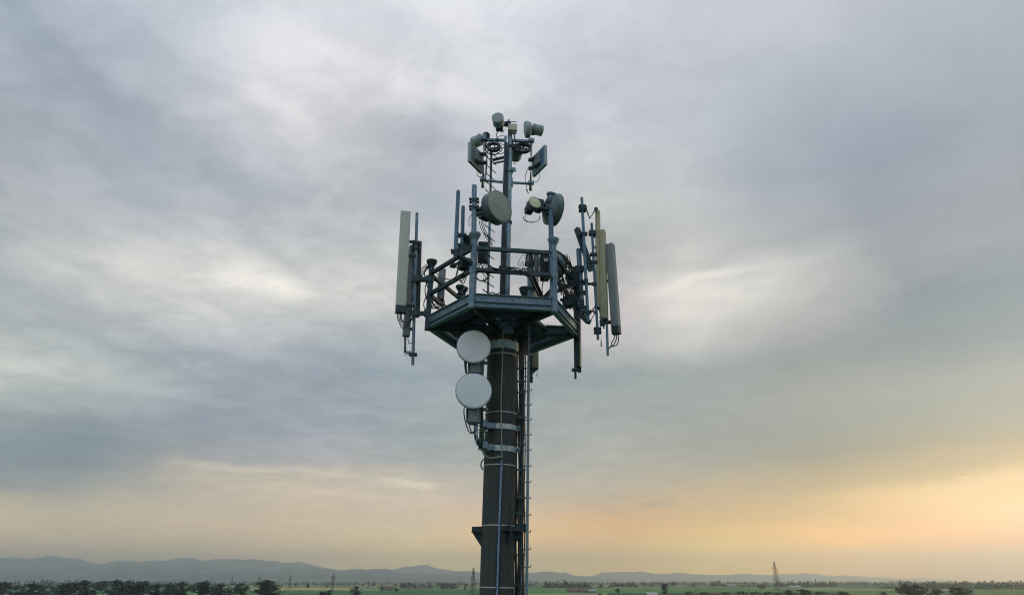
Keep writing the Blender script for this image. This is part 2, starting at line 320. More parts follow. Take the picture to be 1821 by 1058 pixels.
# ------------------------------------------------------------------ ground and hills
def ground_material():
    m = bpy.data.materials.new('farmland'); m.use_nodes = True; t = m.node_tree; l = t.links.new; b = t.nodes['Principled BSDF']; b.inputs['Roughness'].default_value = 1; b.inputs['Specular IOR Level'].default_value = 0
    g = t.nodes.new('ShaderNodeNewGeometry'); mp = t.nodes.new('ShaderNodeMapping'); l(g.outputs['Position'], mp.inputs[0]); mp.inputs['Rotation'].default_value = (0,0,.12); mp.inputs['Scale'].default_value = (.0035,.0042,0)
    v = t.nodes.new('ShaderNodeTexVoronoi'); v.voronoi_dimensions = '2D'; v.distance = 'CHEBYCHEV'; v.inputs['Scale'].default_value = 1; l(mp.outputs[0], v.inputs['Vector'])
    sp = t.nodes.new('ShaderNodeSeparateColor'); l(v.outputs['Color'], sp.inputs[0])
    r = t.nodes.new('ShaderNodeValToRGB'); l(sp.outputs[0], r.inputs[0]); e = r.color_ramp.elements
    r.color_ramp.interpolation = 'CONSTANT'
    cs = [(0,(.09,.15,.07)),(.22,(.12,.18,.08)),(.4,(.07,.12,.055)),(.55,(.16,.19,.10)),(.68,(.27,.24,.14)),(.8,(.10,.16,.075)),(.92,(.30,.27,.17))]
    while len(e) < len(cs): e.new(.5)
    for q,(p,c) in zip(e, cs): q.position = p; q.color = (*c,1)
    n = t.nodes.new('ShaderNodeTexNoise'); l(g.outputs['Position'], n.inputs['Vector']); n.inputs['Scale'].default_value = .03; n.inputs['Detail'].default_value = 8; n.inputs['Roughness'].default_value = .7
    mr = t.nodes.new('ShaderNodeMapRange'); l(n.outputs['Fac'], mr.inputs[0]); mr.inputs[1].default_value = .3; mr.inputs[2].default_value = .7; mr.inputs[3].default_value = .65; mr.inputs[4].default_value = 1.3
    mm = t.nodes.new('ShaderNodeMix'); mm.data_type = 'RGBA'; mm.blend_type = 'MULTIPLY'; mm.inputs[0].default_value = 1; l(r.outputs[0], mm.inputs[6]); l(mr.outputs[0], mm.inputs[7]); l(mm.outputs[2], b.inputs['Base Color'])
    return m
gb = MB(); gb.add([(-18000,-18000,0),(18000,-18000,0),(18000,18000,0),(-18000,18000,0)], [(0,1,2,3)])
tag(gb.build('ground', ground_material()), None, None, kind='structure')
def field(px0, px1, y_near, y_far, col, k):
    """a flat crop strip on the plain between two distances"""
    d = lambda y: -CZ/ (ray(CX, y).z/ray(CX, y).y)
    a, b_ = d(y_near), d(y_far)
    m = mat('crop', col, 1, 0, .25, .03, tuple(c*1.25 for c in col)); m.node_tree.nodes['Principled BSDF'].inputs['Specular IOR Level'].default_value = 0
    z = .02 + .02*k
    q = [P(px0, y_near, a), P(px1, y_near, a), P(px1+ (px1-px0)*.03, y_far, b_), P(px0, y_far, b_)]
    f = MB(); f.add([(p.x, p.y, z) for p in q], [(0,1,2,3)]); tag(f.build('field', m), None, None, kind='structure')
FIELDS = [(430,852,1062,1049.5,(.075,.15,.07)), (445,700,1049,1044.8,(.34,.29,.15)), (-20,420,1062,1046,(.11,.21,.10)), (640,852,1047.5,1044,(.13,.19,.10)), (500,850,1044.3,1042.2,(.20,.22,.12)),
          (930,1230,1055.5,1045.5,(.11,.19,.075)), (930,1080,1062,1056,(.30,.29,.15)), (1080,1500,1062,1054,(.065,.105,.05)), (1240,1560,1053,1047,(.12,.18,.08)), (1500,1840,1062,1051.5,(.13,.19,.085)),
          (1420,1700,1049,1046.6,(.25,.25,.14)), (300,470,1045.5,1041.5,(.17,.22,.12)), (1330,1500,1046.5,1044.5,(.20,.22,.12)), (1560,1840,1051,1048.5,(.17,.20,.10)), (1090,1300,1045.2,1043.2,(.16,.22,.11))]
for k, f in enumerate(FIELDS): field(*f, k)

def range_of_hills(pts, dist, depth, seed, m):
    rnd = random.Random(seed); bm_ = MB(); xs = []; n = 260
    def prof(x):
        for (x0,y0),(x1,y1) in zip(pts, pts[1:]):
            if x0 <= x <= x1:
                t = (x-x0)/(x1-x0); t = t*t*(3-2*t); return y0+(y1-y0)*t
        return pts[-1][1]
    ph = [rnd.uniform(0, 6.28) for _ in range(9)]
    rows = 15; vs = []
    for j in range(rows):
        v = j/(rows-1)*2-1
        for i in range(n+1):
            px = pts[0][0] + (pts[-1][0]-pts[0][0])*i/n
            c = P(px, prof(px), dist); top = c.z
            jag = sum(math.sin(px*.06*(1.7**k)+ph[k])*.62**k for k in range(7))
            h = max(0.0, top) * (1-abs(v)**1.25) + (jag*min(13, top*.07)*(1-abs(v)) if top > 25 else 0)
            gul = 1 + .22*math.sin(px*.09+ph[3]+v*3)*abs(v)*(1-abs(v))*4
            fy = dist + v*depth
            vs.append((c.x*fy/dist, fy, h*gul - (8 if abs(v) > .99 else 0)))
    fs = [(j*(n+1)+i, j*(n+1)+i+1, (j+1)*(n+1)+i+1, (j+1)*(n+1)+i) for j in range(rows-1) for i in range(n)]
    bm_.add(vs, fs, True); tag(bm_.build('hills', m), None, None, kind='structure')
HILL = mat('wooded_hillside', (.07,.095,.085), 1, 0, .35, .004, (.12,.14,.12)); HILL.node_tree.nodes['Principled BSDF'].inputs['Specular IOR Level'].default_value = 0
range_of_hills([(-260,1000),(-120,994),(0,993),(45,992),(88,989),(130,993),(172,1000),(222,998),(268,996),(335,993),(360,995),(385,993),(430,995),(476,995),(520,1001),(536,1000),(570,1008),(610,1012),(660,1014),(700,1018),(760,1022),(860,1031)], 14500, 1800, 1, HILL)
range_of_hills([(-260,1016),(0,1014),(50,1015),(95,1011),(125,1009),(160,1012),(215,1008),(262,1006.5),(300,1010),(345,1007),(400,1012),(470,1014),(510,1011),(545,1009),(580,1012),(640,1014),(680,1011),(720,1019),(770,1020),(810,1015),(850,1019),(900,1024),(960,1032)], 10500, 1300, 2, HILL)
range_of_hills([(-260,1024),(0,1023),(90,1021),(170,1024),(260,1019),(330,1022),(420,1018),(500,1022),(590,1020),(680,1024),(780,1023),(860,1027),(900,1032)], 8600, 800, 6, HILL)
range_of_hills([(600,1030),(660,1015),(720,1009),(757,1004),(790,1012),(830,1016),(880,1020),(940,1022),(1000,1028),(1060,1031)], 15500, 1400, 3, HILL)
range_of_hills([(880,1028),(930,1021),(975,1015),(1000,1017),(1040,1026),(1075,1029),(1110,1031)], 12500, 1100, 4, HILL)
range_of_hills([(980,1030),(1040,1023),(1080,1017),(1150,1017),(1190,1019),(1260,1021),(1340,1021),(1430,1020),(1480,1022),(1540,1025),(1620,1028),(1700,1030.5)], 16200, 1100, 5, HILL)

# ------------------------------------------------------------------ monopole
PX0, PY0, ZP = -.1735, 12.782, CZ + 4.536        # platform centre; the whole tower stands about one degree out of plumb
LEAN = .0186
def AX(z): return V((PX0 + LEAN*(z-ZP), PY0, z))
AXD = V((LEAN, 0, 1)).normalized()
RP = .298
def zat(py, Y=PY0, px=890): return P(px, py, Y).z
def ring_on_pole(name, m, z0, z1, r, parent, n=40):
    mb = MB(); o = AX(z0); h = (z1-z0)
    mb.lathe(o, AXD, [(0, RP+.001), (0, r), (h, r), (h, RP+.001)], n, cap=False); return mb.build(name, m, parent)
pole = thing('monopole', 'tall round dark brown steel pole carrying the platform, ringed by pale straps', 'pole', AX(0))
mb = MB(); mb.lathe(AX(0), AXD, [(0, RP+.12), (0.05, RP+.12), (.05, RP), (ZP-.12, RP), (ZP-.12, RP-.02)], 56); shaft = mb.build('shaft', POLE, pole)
for py in (624, 728, 822, 930, 1041):
    z = zat(py+3, PY0-.3); ring_on_pole('strap', STRAP, z-.009, z+.009, RP+.007, pole)
ring_on_pole('flange_collar', GALVL, zat(618, PY0-.3), zat(603, PY0-.3), RP+.012, pole)
for py, h in ((757, .095), (796, .10)):
    z = zat(py, PY0-.3); b_ = ring_on_pole('steel_band', BAND, z-h/2, z+h/2, RP+.014, pole)
    q = AX(z) + V((RP+.03, -.06, 0)); k = MB(); k.box(q, .07, .05, h*.9); k.cyl(q+V((-.06,-.03,0)), q+V((.07,-.03,0)), .012); k.build('band_clamp', GALV, b_)
zb = zat(943, PY0-.3)
for ang in (180, -60, -15, 60, 120):           # stub brackets standing out of the pole
    a = R(ang); d = V((math.cos(a), math.sin(a), 0)); t = V((-d.y, d.x, 0)); c = AX(zb)
    k = MB(); L_ = .19 if ang == 180 else .16
    k.obox(c + d*(RP+L_/2-.012), d, t, UP, L_, .16, .014)
    k.obox(c + d*(RP+L_/2-.012) + UP*.048 + t*.0, d, t, UP, L_-.01, .012, .08)
    o_ = c + d*(RP-.012)
    for s_ in (-1, 1):
        p0, p1, p2 = o_-UP*.01, o_+d*(L_-.01)-UP*.01, o_-UP*.27
        w = t*.006
        k.add([p0-w, p1-w, p2-w, p0+w, p1+w, p2+w], [(0,1,2),(5,4,3),(0,3,4,1),(1,4,5,2),(2,5,3,0)])
        break
    k.build('stub_bracket', DKST, pole)

# cable down the front of the pole and the blue rope that continues it
def polar(z, px, r=RP+.02):
    """point on the front of the pole where its column at the given pixel column lies"""
    c = AX(z); x = (px-CX)/F_PX*(PY0-.25)*1.07 - c.x; x = max(-r*.95, min(r*.95, x)); return V((c.x+x, c.y-math.sqrt(r*r-x*x), z))
gc = MB(); pts = []
for px, py in ((893,575),(894,600),(893.5,640),(892,680),(891,720),(891.5,760),(892,790),(892.5,815)):
    q = P(px, py, PY0-RP-.03); pts.append(q)
gc.tube(pts, .013, 8, smooth_pts=4)
tag(gc.build('earth_cable', PALEC), 'pale cable running down the front of the pole below the platform', 'cable')
rp = MB()
for k in range(3):
    pts = []
    for i in range(60):
        t = i/59; py = 818 + t*262; px = 892.5 - 3.5*t**.8*2.6 + 1.1*math.sin(i*.55+k*2.1)*(1-.55*t)
        pts.append(P(px, py, PY0-RP-.025 + .012*math.cos(i*.55+k*2.1)))
    rp.tube(pts, .011 if k < 2 else .013, 6)
tag(rp.build('blue_rope', ROPE), 'twisted blue rope hanging down the front of the lower pole', 'rope')
b2 = MB(); b2.tube([P(893.5+.8*math.sin(i)-i*.55, 820+i*20, PY0-RP-.02) for i in range(14)], .008, 6, smooth_pts=3)
tag(b2.build('thin_black_cable', BLK), 'thin black cable beside the blue rope on the lower pole', 'cable')

# ladder: one square stile with rungs through it
lad = thing('climbing_ladder', 'narrow single stile climbing ladder with short rungs right of the pole', 'ladder', P(938,1058,12.62))
LT, LB = P(941, 545, 12.78), P(936.5, 1075, 12.55)
ld = (LT-LB).normalized()
k = MB(); k.bar(LB - ld*3, LT, .052, .06, V((0,1,0)), .006); k.build('stile', LADD, lad)
k = MB(); k.bar(LB - ld*3 + V((-.10,.12,0)), LT+V((-.10,.12,0)), .03, .03, V((0,1,0))); k.build('rear_stile', DKST, lad)
nr = 24
for i in range(nr):
    q = LB + ld*(.02+ i*.285)
    if q.z > LT.z-.1: break
    k = MB(); k.tube([q+V((-.15,.10,.03)), q+V((-.075,.04,.005)), q+V((.0,.0,0)), q+V((.058,-.012,0)), q+V((.062,-.012,.035))], .0095, 6); k.build('rung', LADD, lad)
# feeder cables between pole and ladder
fd = thing('feeder_cable_run', 'bundle of black feeder cables clamped between the pole and the ladder', 'cables', P(927,1058,12.75))
for i, (a, b_, yy, r, m) in enumerate(((920.5,916.5,12.80,.020,BLK),(924.5,921,12.78,.017,BLK),(928.5,925,12.82,.021,BLK),(932,929,12.86,.016,BLK),(926.5,923.2,12.9,.014,PALEC),(934.5,931.8,12.9,.012,BLK))):
    pts = [P(a+(b_-a)*t + .7*math.sin(t*23+i*2), 560+t*525, yy) for t in [j/22 for j in range(23)]]
    pts.append(pts[-1]-V((0,0,2))); k = MB(); k.tube(pts, r, 8, smooth_pts=2); k.build('feeder_cable', m, fd)
for py in (655, 678, 698, 742, 790, 835, 884, 912, 940, 986, 1040):
    k = MB(); q = P(926-(py-650)*.008, py, 12.70); k.box(q, .20, .022, .03); k.box(q+V((.0,-.015,0)), .05, .02, .055); k.cyl(q+V((.1,0,0)), q+V((.14,-.03,.0)), .008); k.build('cable_clamp', DKST, fd)
k = MB(); q = P(927, 938, 12.72); k.box(q, .17, .03, .14); k.build('bracket_plate', DKST, fd)

# ------------------------------------------------------------------ platform
HEX = {n: R(a)+.14941 for n, a in (('FL',-120),('FR',-60),('R',0),('BR',60),('BL',120),('L',180))}
ORDER = ['L','FL','FR','R','BR','BL']
def HP(n, z=0.0, r=1.5): a = HEX[n]; return V((PX0 + r*math.cos(a) + LEAN*z, PY0 + r*math.sin(a), ZP + z))
plat = thing('antenna_platform', 'six sided galvanised steel platform with railings around the pole top', 'platform', AX(ZP))
ZM, ZT = .80, 1.20
zf = lambda py: P(842, py, 11.39).z - ZP
ZM, ZT = zf(480), zf(441); ZS = zf(420)
edges = list(zip(ORDER, ORDER[1:]+ORDER[:1]))
for a, b_ in edges:
    e = (HP(b_)-HP(a)).normalized(); q0, q1 = HP(a, 0)+e*.055, HP(b_, 0)-e*.055
    inn = V((-e.y, e.x, 0)); mid = (q0+q1)/2
    if (AX(ZP)-mid).dot(inn) < 0: inn = -inn
    k = MB(); k.bar(q0+UP*.185, q1+UP*.185, .05, .135); k.bar(q0+UP*.257-inn*.012, q1+UP*.257-inn*.012, .09, .012); k.bar(q0+UP*.075+inn*.035, q1+UP*.075+inn*.035, .05, .085); k.bar(q0+UP*.026+inn*.02, q1+UP*.026+inn*.02, .10, .012)
    for t in (.08, .5, .92):
        c = q0.lerp(q1, t); k.cyl(c+UP*.185-inn*.025, c+UP*.185-inn*.04, .013, n=8)
    k.build('edge_beam', GALV, plat)
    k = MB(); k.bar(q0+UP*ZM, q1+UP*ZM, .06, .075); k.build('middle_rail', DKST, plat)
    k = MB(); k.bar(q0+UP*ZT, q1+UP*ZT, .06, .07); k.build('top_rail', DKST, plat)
for n in ORDER:
    k = MB(); k.bar(HP(n, -.01), HP(n, ZT+.05), .105, .105, V((math.cos(HEX[n]), math.sin(HEX[n]), 0)), .008)
    k.bar(HP(n, ZM-.08), HP(n, ZM+.04), .125, .125, V((math.cos(HEX[n]), math.sin(HEX[n]), 0)), .008)
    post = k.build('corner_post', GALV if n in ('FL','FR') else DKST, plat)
    k = MB(); k.lathe(HP(n, ZT+.05), AXD, [(0,.058),(.09,.056),(.12,.062),(.20,.105),(.245,.112),(.245,.095),(.20,.05)], 20); k.build('flared_socket', DKST if n not in ('FL','FR') else GALV, post)
    # radial arm under the floor
    k = MB(); a = HEX[n]; d = V((math.cos(a), math.sin(a), 0)); c = AX(ZP+.07)
    k.bar(c + d*(RP-.02), HP(n, .07, 1.43), .07, .17); k.bar(c+d*(RP-.02)-UP*.10, HP(n, .0, 1.43)+UP*.045, .12, .014)
    g0, g1, g2 = c+d*(RP-.03)-UP*.08, c+d*(RP+.42)-UP*.08, c+d*(RP-.03)-UP*.34; t = V((-d.y, d.x, 0))*.008
    k.add([g0-t, g1-t, g2-t, g0+t, g1+t, g2+t], [(0,1,2),(5,4,3),(0,3,4,1),(1,4,5,2),(2,5,3,0)])
    k.build('radial_arm', DKST, plat)
for a, b_ in edges:                             # secondary floor bearers
    k = MB(); k.bar(HP(a, .12, .86), HP(b_, .12, .86), .05, .09); k.build('floor_bearer', DKST, plat)
# open bar grating, left out where the ladder comes through in the front right bay
def in_hex(x, y, r):
    for k in range(6):
        a = R(k*60+30)+.14941
        if x*math.cos(a)+y*math.sin(a) > r*math.cos(R(30)): return False
    return True
gr = MB(); ux, uy = V((math.cos(.14941), math.sin(.14941), 0)), V((-math.sin(.14941), math.cos(.14941), 0))
def hole(x, y):
    q = ux*x+uy*y; a = (math.degrees(math.atan2(q.y, q.x))-8.56) % 360; r = q.length
    return r < RP+.03 or (305 < a < 357 and r > .70)
def spans(fn, step=.02):
    out = []; st_ = None; t = -1.5
    while t <= 1.5:
        ok = fn(t)
        if ok and st_ is None: st_ = t
        if not ok and st_ is not None: out.append((st_, t-step)); st_ = None
        t += step
    if st_ is not None: out.append((st_, 1.5))
    return out
Zg = .205
def inside(x, y):
    q = ux*x+uy*y; return in_hex(q.x, q.y, 1.44) and not hole(x, y)
i = -1.47
while i < 1.47:
    for a, b_ in spans(lambda t: inside(i, t)):
        if b_-a > .05: gr.bar(AX(ZP+Zg)+ux*i+uy*a, AX(ZP+Zg)+ux*i+uy*b_, .007, .045)
    i += .036
i = -1.47
while i < 1.47:
    for a, b_ in spans(lambda t: inside(t, i)):
        if b_-a > .05: gr.bar(AX(ZP+Zg-.006)+ux*a+uy*i, AX(ZP+Zg-.006)+ux*b_+uy*i, .008, .027)
    i += .075
gr.build('floor_grating', DKST, plat)
k = MB(); k.lathe(AX(ZP-.02), AXD, [(0,RP+.06),(.05,RP+.06),(.05,RP-.1)], 40); k.build('pole_flange', GALVB, plat)
# fittings under the floor round the pole top
k = MB(); k.box(AX(ZP-.06)+V((.10,-.33,0)), .22, .05, .12, .1, .01); k.build('junction_plate', GALVB, plat)

# ------------------------------------------------------------------ mast on top
mast = thing('antenna_mast', 'slim galvanised mast rising from the platform with short cross arms', 'mast', AX(ZP+.25))
MX = V((.045, 0, 0))
ztop = P(903, 240, PY0).z
k = MB(); k.lathe(AX(ZP+.2)+MX, AXD, [(0,.070),(ztop-ZP-1.2,.061),(ztop-ZP-1.2,.055),(ztop-ZP-.2,.050),(ztop-ZP-.2,.02)], 20); k.build('mast_tube', GALVL, mast)
k = MB(); k.bar(AX(ZP+.25)+V((-.055,-.05,0)), AX(ztop-.25)+V((-.045,-.05,0)), .075, .03, V((0,1,0))); k.bar(AX(ZP+.25)+V((-.088,-.06,0)), AX(ztop-.25)+V((-.078,-.06,0)), .012, .05, V((0,1,0))); k.build('cable_tray', GALVB, mast)
k = MB()
for dx, yy in ((-.02,-.085),(-.045,-.08),(.0,-.09)):
    k.tube([AX(ZP+.2+j*(ztop-ZP-.5)/12)+V((dx+.008*math.sin(j*1.7+dx*90), yy, 0)) for j in range(13)], .012, 6, smooth_pts=2)
k.build('mast_cables', BLK, mast)
k = MB(); k.lathe(AX(ZP+.23)+MX, AXD, [(0,.24),(.03,.24),(.03,.10),(.13,.085)], 24)
for j in range(6):
    a = j*math.pi/3; k.cyl(AX(ZP+.26)+MX+V((.19*math.cos(a), .19*math.sin(a), 0)), AX(ZP+.31)+MX+V((.19*math.cos(a), .19*math.sin(a), 0)), .016, n=6)
k.build('base_plate', GALV, mast)
for py in (398, 448, 480):
    z = zat(py); k = MB(); k.lathe(AX(z)+MX, AXD, [(0,.085),(.05,.085)], 18); k.box(AX(z+.025)+V((-.07,-.08,0)), .10, .04, .05); k.build('mast_clamp', DKST, mast)
YL, YR = 12.70, 12.86
pipes_ = {}
for key, (xt, yt, xb, yb, yy) in {'l': (861.5,240,858.5,333,YL), 'r': (945,247,943.5,338,YR)}.items():
    a, b_ = P(xt, yt, yy), P(xb, yb, yy); k = MB(); k.cyl(a, b_, .037, n=14); k.cyl(b_, b_+(b_-a).normalized()*.01, .030, n=14); pipes_[key] = k.build('side_pipe', GALVL, mast)
for (x0,y0,Y0),(x1,y1,Y1),w in (((859,321,YL),(896,324.5,12.76),.045),((910,325,12.80),(944,327,YR),.045),((861,249,YL),(899,250,12.76),.055),((906,250,12.8),(945,252,YR),.055)):
    a, b_ = P(x0,y0,Y0), P(x1,y1,Y1); k = MB(); k.bar(a, b_, w, w, bev=.006); q = b_ if x0 < 900 else a; k.box(q, .05, .12, .17); q2 = a if x0 < 900 else b_
    k.box(q2+V((0,-.03,0)), .095, .10, .06); k.cyl(q2+V((-.06,-.09,.02)), q2+V((-.06,.1,.02)), .008, n=6); k.cyl(q2+V((.06,-.09,.02)), q2+V((.06,.1,.02)), .008, n=6); k.build('cross_arm', GALV, mast)
z = zat(307); k = MB(); k.lathe(AX(z)+MX, AXD, [(0,.085),(.07,.085)], 18); k.box(AX(z+.035)+MX+V((.09,-.06,0)), .10,.05,.08); k.build('mast_clamp', GALV, mast)
k = MB(); a = P(897, 280, PY0); k.bar(a, P(876, 285, PY0+.04), .045, .05); k.bar(P(897,287,PY0), P(877,291,PY0+.04), .03, .03); k.build('pole_standoff', DKST, mast)
k = MB(); k.cyl(P(904.5,245,PY0), P(904.5,214,PY0), .028, n=12); k.box(P(905,220,PY0-.02), .10,.08,.06); k.cyl(P(898,217,PY0-.03), P(918,217,PY0-.12), .010); k.build('mast_tip', GALV, mast)
tip = thing('beige_junction_box', 'small cream box fixed at the very top of the mast', 'box', P(911.5,236,12.66))
k = MB(); k.box(P(911.5,228,12.66), .20, .10, .17, .12, .012); k.build('casing', CREAM, tip)
k = MB(); k.box(P(912,236,12.68), .16, .06, .05); k.tube([P(913,235,12.68), P(915,243,12.7), P(916,252,12.74)], .018, 6, smooth_pts=3); k.build('cable_gland', RRU, tip)

# step pole
sp = thing('step_pole', 'thin upright pole with slanting steps left of the mast', 'ladder', P(868,528,13.0))
a, b_ = P(867.5, 530, 13.0), P(874, 268, 13.0); k = MB(); k.bar(a, b_, .05, .035, V((0,1,0))); k.build('upright', GALV, sp)
n_ = 17
for i in range(n_):
    q = a.lerp(b_, .03 + i*.0595); k = MB(); k.tube([q+V((-.10,-.17,.035)), q+V((-.085,-.145,0)), q+V((0,-.02,0)), q+V((.11,.17,0))], .011, 6); k.build('step', DKST, sp)

# ------------------------------------------------------------------ dishes
def dish(name, label, c, n, rad, depth, mface, mshroud, back=.10, convex=.015, group=None, radio=None, rmat=None, pipe=None, rim=True, up=UP):
    """c: centre of the face; n: pointing direction; drum runs back from the face"""
    c, n = V(c), V(n).normalized(); t = thing(name, label, 'dish antenna', c, group)
    k = MB(); k.lathe(c, -n, [(-convex, .001), (-convex*.75, rad*.5), (-convex*.2, rad*.88), (0, rad*.985), (.012, rad*.985)], 40, cap=False, split=False); k.build('radome', mface, t)
    k = MB()
    prof = [(.0, rad*.985), (-.004, rad+.004), (.02, rad+.004), (.02, rad), (depth, rad*.985), (depth+.0, rad+.003), (depth+.012, rad+.003), (depth+.012, rad*.96), (depth+back*.55, rad*.66), (depth+back, rad*.36)]
    k.lathe(c, -n, prof, 40); k.build('shroud', mshroud, t)
    x, y, d = frame(-n); h = c - n*(depth+back)
    k = MB(); rw, rh, rd = radio or (rad*.55, rad*.75, .12)
    k.cyl(h+n*.01, h-n*.05, rad*.3); k.obox(h-n*(.05+rd/2), x, y, d, rw, rh, rd, .012)
    for j in range(-3, 4): k.obox(h-n*(.05+rd+.012)+x*(j*rw/7.5), x, y, d, .008, rh*.9, .03)
    k.build('radio_unit', rmat or RRU, t)
    if pipe is not None:
        q = V(pipe); k = MB(); s_ = h - n*.03
        for dz in (-.07, .07): k.bar(s_+UP*dz*rad*2.2, q+UP*dz*rad*2.2, .04, .035); k.box(q+UP*dz*rad*2.2, .12, .12, .03)
        k.build('mount_bracket', DKST, t)
    return t
PD1 = P(855, 700, 12.35)
WN = V((.10, -1, -.02))
GD = 'white round dishes on the pole'
DW1 = dish('microwave_dish', 'upper of two white round dishes on the pole, right under the platform', P(842.5,616,12.05), WN, .318, .035, WHITE, SHRD, .13, .012, GD, (.26,.34,.22), RRU, P(856,640,12.42))
DW2 = dish('microwave_dish', 'lower of two white round dishes on the pole, above the wide steel bands', P(842.5,694.5,12.05), WN, .328, .035, WHITE, SHRD, .13, .012, GD, (.26,.34,.22), RRU, P(855,722,12.42))
for t, px, py in ((DW1, 846, 648), (DW2, 843, 734)):
    k = MB(); q = P(px-1, py, 12.28); k.lathe(q+UP*.22, -UP, [(0,.09),(.02,.12),(.40,.12),(.43,.08),(.43,.03)], 18)
    for j in range(12):
        a = j*math.pi/6; k.obox(q+UP*.0+V((math.cos(a)*.122, math.sin(a)*.122, 0)), V((math.cos(a), math.sin(a), 0)), V((-math.sin(a), math.cos(a), 0)), UP, .02, .008, .34)
    k.build('ribbed_radio_housing', RRU, t)
    k = MB(); s_ = 1
    for dx in (0, 5): k.tube([P(px-16+dx,py-18,12.2), P(px-18+dx,py,12.2), P(px-13+dx,py+24,12.25), P(px-6+dx*.6,py+36,12.3), P(px+3,py+30,12.33)], .011, 6, smooth_pts=5)
    k.build('jumper_cable', BLK, t)
hp = thing('dish_support_pipe', 'pale vertical pipe clamped to the pole behind the two white dishes', 'pipe', P(855,797,12.42))
k = MB(); k.cyl(P(858,610,12.42), P(856.5,797,12.42), .062, n=20); k.cyl(P(856.5,793,12.42), P(856.5,799,12.42), .070, n=20); k.build('pipe', GALVL, hp)
for py in (645, 728, 755, 766): k = MB(); k.cyl(P(857,py-2,12.42), P(857,py+2,12.42), .072, n=20); k.box(P(862,py,12.48), .12, .1, .04); k.build('pipe_clamp', BAND, hp)
for py in (757, 795):
    k = MB(); q = P(858,py-1,12.42); r_ = AX(q.z)+V((-.10,-.26,0)); k.bar(q+V((0,-.06,0)), r_+V((-.02,-.05,.0)), .03, .10); k.bar(q+V((0,.06,0)), AX(q.z)+V((-.26,-.1,0)), .03, .10); k.box(q+V((.05,-.08,.02)), .09, .03, .12, .3); k.build('standoff_clamp', GALV, hp)
k = MB()
for j, (dx, r) in enumerate(((-9,.012),(-6,.010),(-4,.012),(-7.5,.009))):
    k.tube([P(851+dx*.8,742,12.3), P(853+dx+2*math.sin(j*2),762,12.28), P(854+dx,780,12.3), P(858+dx*.5,795,12.33)], r, 6, smooth_pts=4)
k.build('hanging_cables', BLK, hp)
k = MB(); k.tube([P(847+j*.0,750,12.27) if j == 0 else P(848+1.5*math.sin(j*2.2),750+j*7,12.26) for j in range(7)], .012, 6, smooth_pts=3); k.build('blue_cable', ROPE, hp)
lp = MB(); lp.tube([P(857,800,12.40), P(861,808,12.43), P(868,813,12.45), P(878,814,12.45), P(887,812,12.44), P(892,813,12.45)], .014, 8, smooth_pts=5)
tag(lp.build('loop_cable', PALEC), 'pale cable looping from the support pipe to the front of the pole', 'cable')
lp = MB(); lp.tube([P(860,816,12.5), P(856,822,12.42), P(855.5,829,12.42), P(859,835,12.5)], .012, 8, smooth_pts=5)
tag(lp.build('small_cable_loop', BLK), 'short black cable loop at the left edge of the pole below the bands', 'cable')

DISH_A = dish('drum_dish', 'large drum dish with stained beige face beside the mast, facing front right', P(889,367,11.52), (.72,-.69,0), .325, .17, DISHY, SHRD, .10, .01, None, (.22,.26,.16), DKBOX, P(846,378,11.42))
DISH_B = dish('small_drum_dish', 'small drum dish with cream face left of the bulky grey dish', P(951.5,360,11.50), (.42,-.88,.12), .125, .12, YELL, SHRD, .05, .006, None, (.14,.14,.10), DKBOX, P(975,372,11.62))
DISH_C = dish('drum_dish', 'bulky grey dish seen from its side on the right front pipe', P(989,374,11.82), (.90,.42,0), .325, .13, SHRDL, SHRD, .14, .02, None, (.2,.22,.12), DKBOX, P(977,376,11.64))
DISH_D = dish('drum_dish', 'dark dish behind the right front post, half hidden by the railing', P(994,474,12.9), (.80,.60,0), .27, .10, SHRDL, SHRD, .12, .02, None, (.2,.24,.16), DKBOX, P(972,474,12.7))
DISH_E = dish('small_drum_dish', 'small drum dish at the top left of the mast head, facing the viewer', P(885,209.5,12.45), (-.10,-1,.02), .128, .20, SHRDL, SHRDL, .05, .006, None, (.16,.16,.10), DKBOX, P(902,221,PY0))
DISH_F = dish('small_drum_dish', 'small pale drum dish pointing right from the top right side pipe', P(963,233,12.96), (.94,.34,0), .125, .20, SHRDL, SHRDL, .04, .006, None, (.10,.30,.10), SHRDL, P(946,236,YR))
DISH_G = dish('small_drum_dish', 'small drum dish at the left of the mast head, pointing left and away', P(843,254,13.0), (-.80,.60,0), .13, .20, SHRDL, SHRDL, .04, .006, None, (.12,.2,.10), DKBOX, P(861,249,YL))
DISH_H = dish('small_drum_dish', 'small drum dish with a brownish face under the right upper arm, facing away', P(916,279,13.35), (-.15,1,0), .14, .16, OLIVE, SHRD, .05, .006, None, (.16,.18,.12), DKBOX, P(908,262,PY0))
k = MB(); q = P(938.5,232,12.84); k.lathe(q+V((.07,0,0)), V((-1,-.15,0)), [(0,.15),(.02,.185),(.07,.19),(.12,.17),(.14,.10)], 24); k.build('radio_housing', SHRDL, DISH_F)
k = MB(); k.tube([P(932,385,11.5), P(930.5,388,11.5), P(936,394,11.52), P(948,395,11.55), P(958,392,11.6), P(960,384,11.62)], .009, 6, smooth_pts=5); k.tube([P(936,380,11.5), P(934,390,11.5), P(944,396,11.55), P(956,393,11.6)], .006, 6, smooth_pts=5); k.build('jumper_cable', PALEC, DISH_B)
k = MB(); k.tube([P(885,233,12.7), P(883,242,12.7), P(886,250,12.7)], .010, 6, smooth_pts=4); k.tube([P(888,232,12.7), P(894,236,12.7), P(897,230,12.72)], .007, 6, smooth_pts=4); k.tube([P(882,248,12.68), P(888,243,12.68), P(896,241,12.7)], .007, 6, smooth_pts=4); k.build('jumper_cable', BLK, DISH_E)
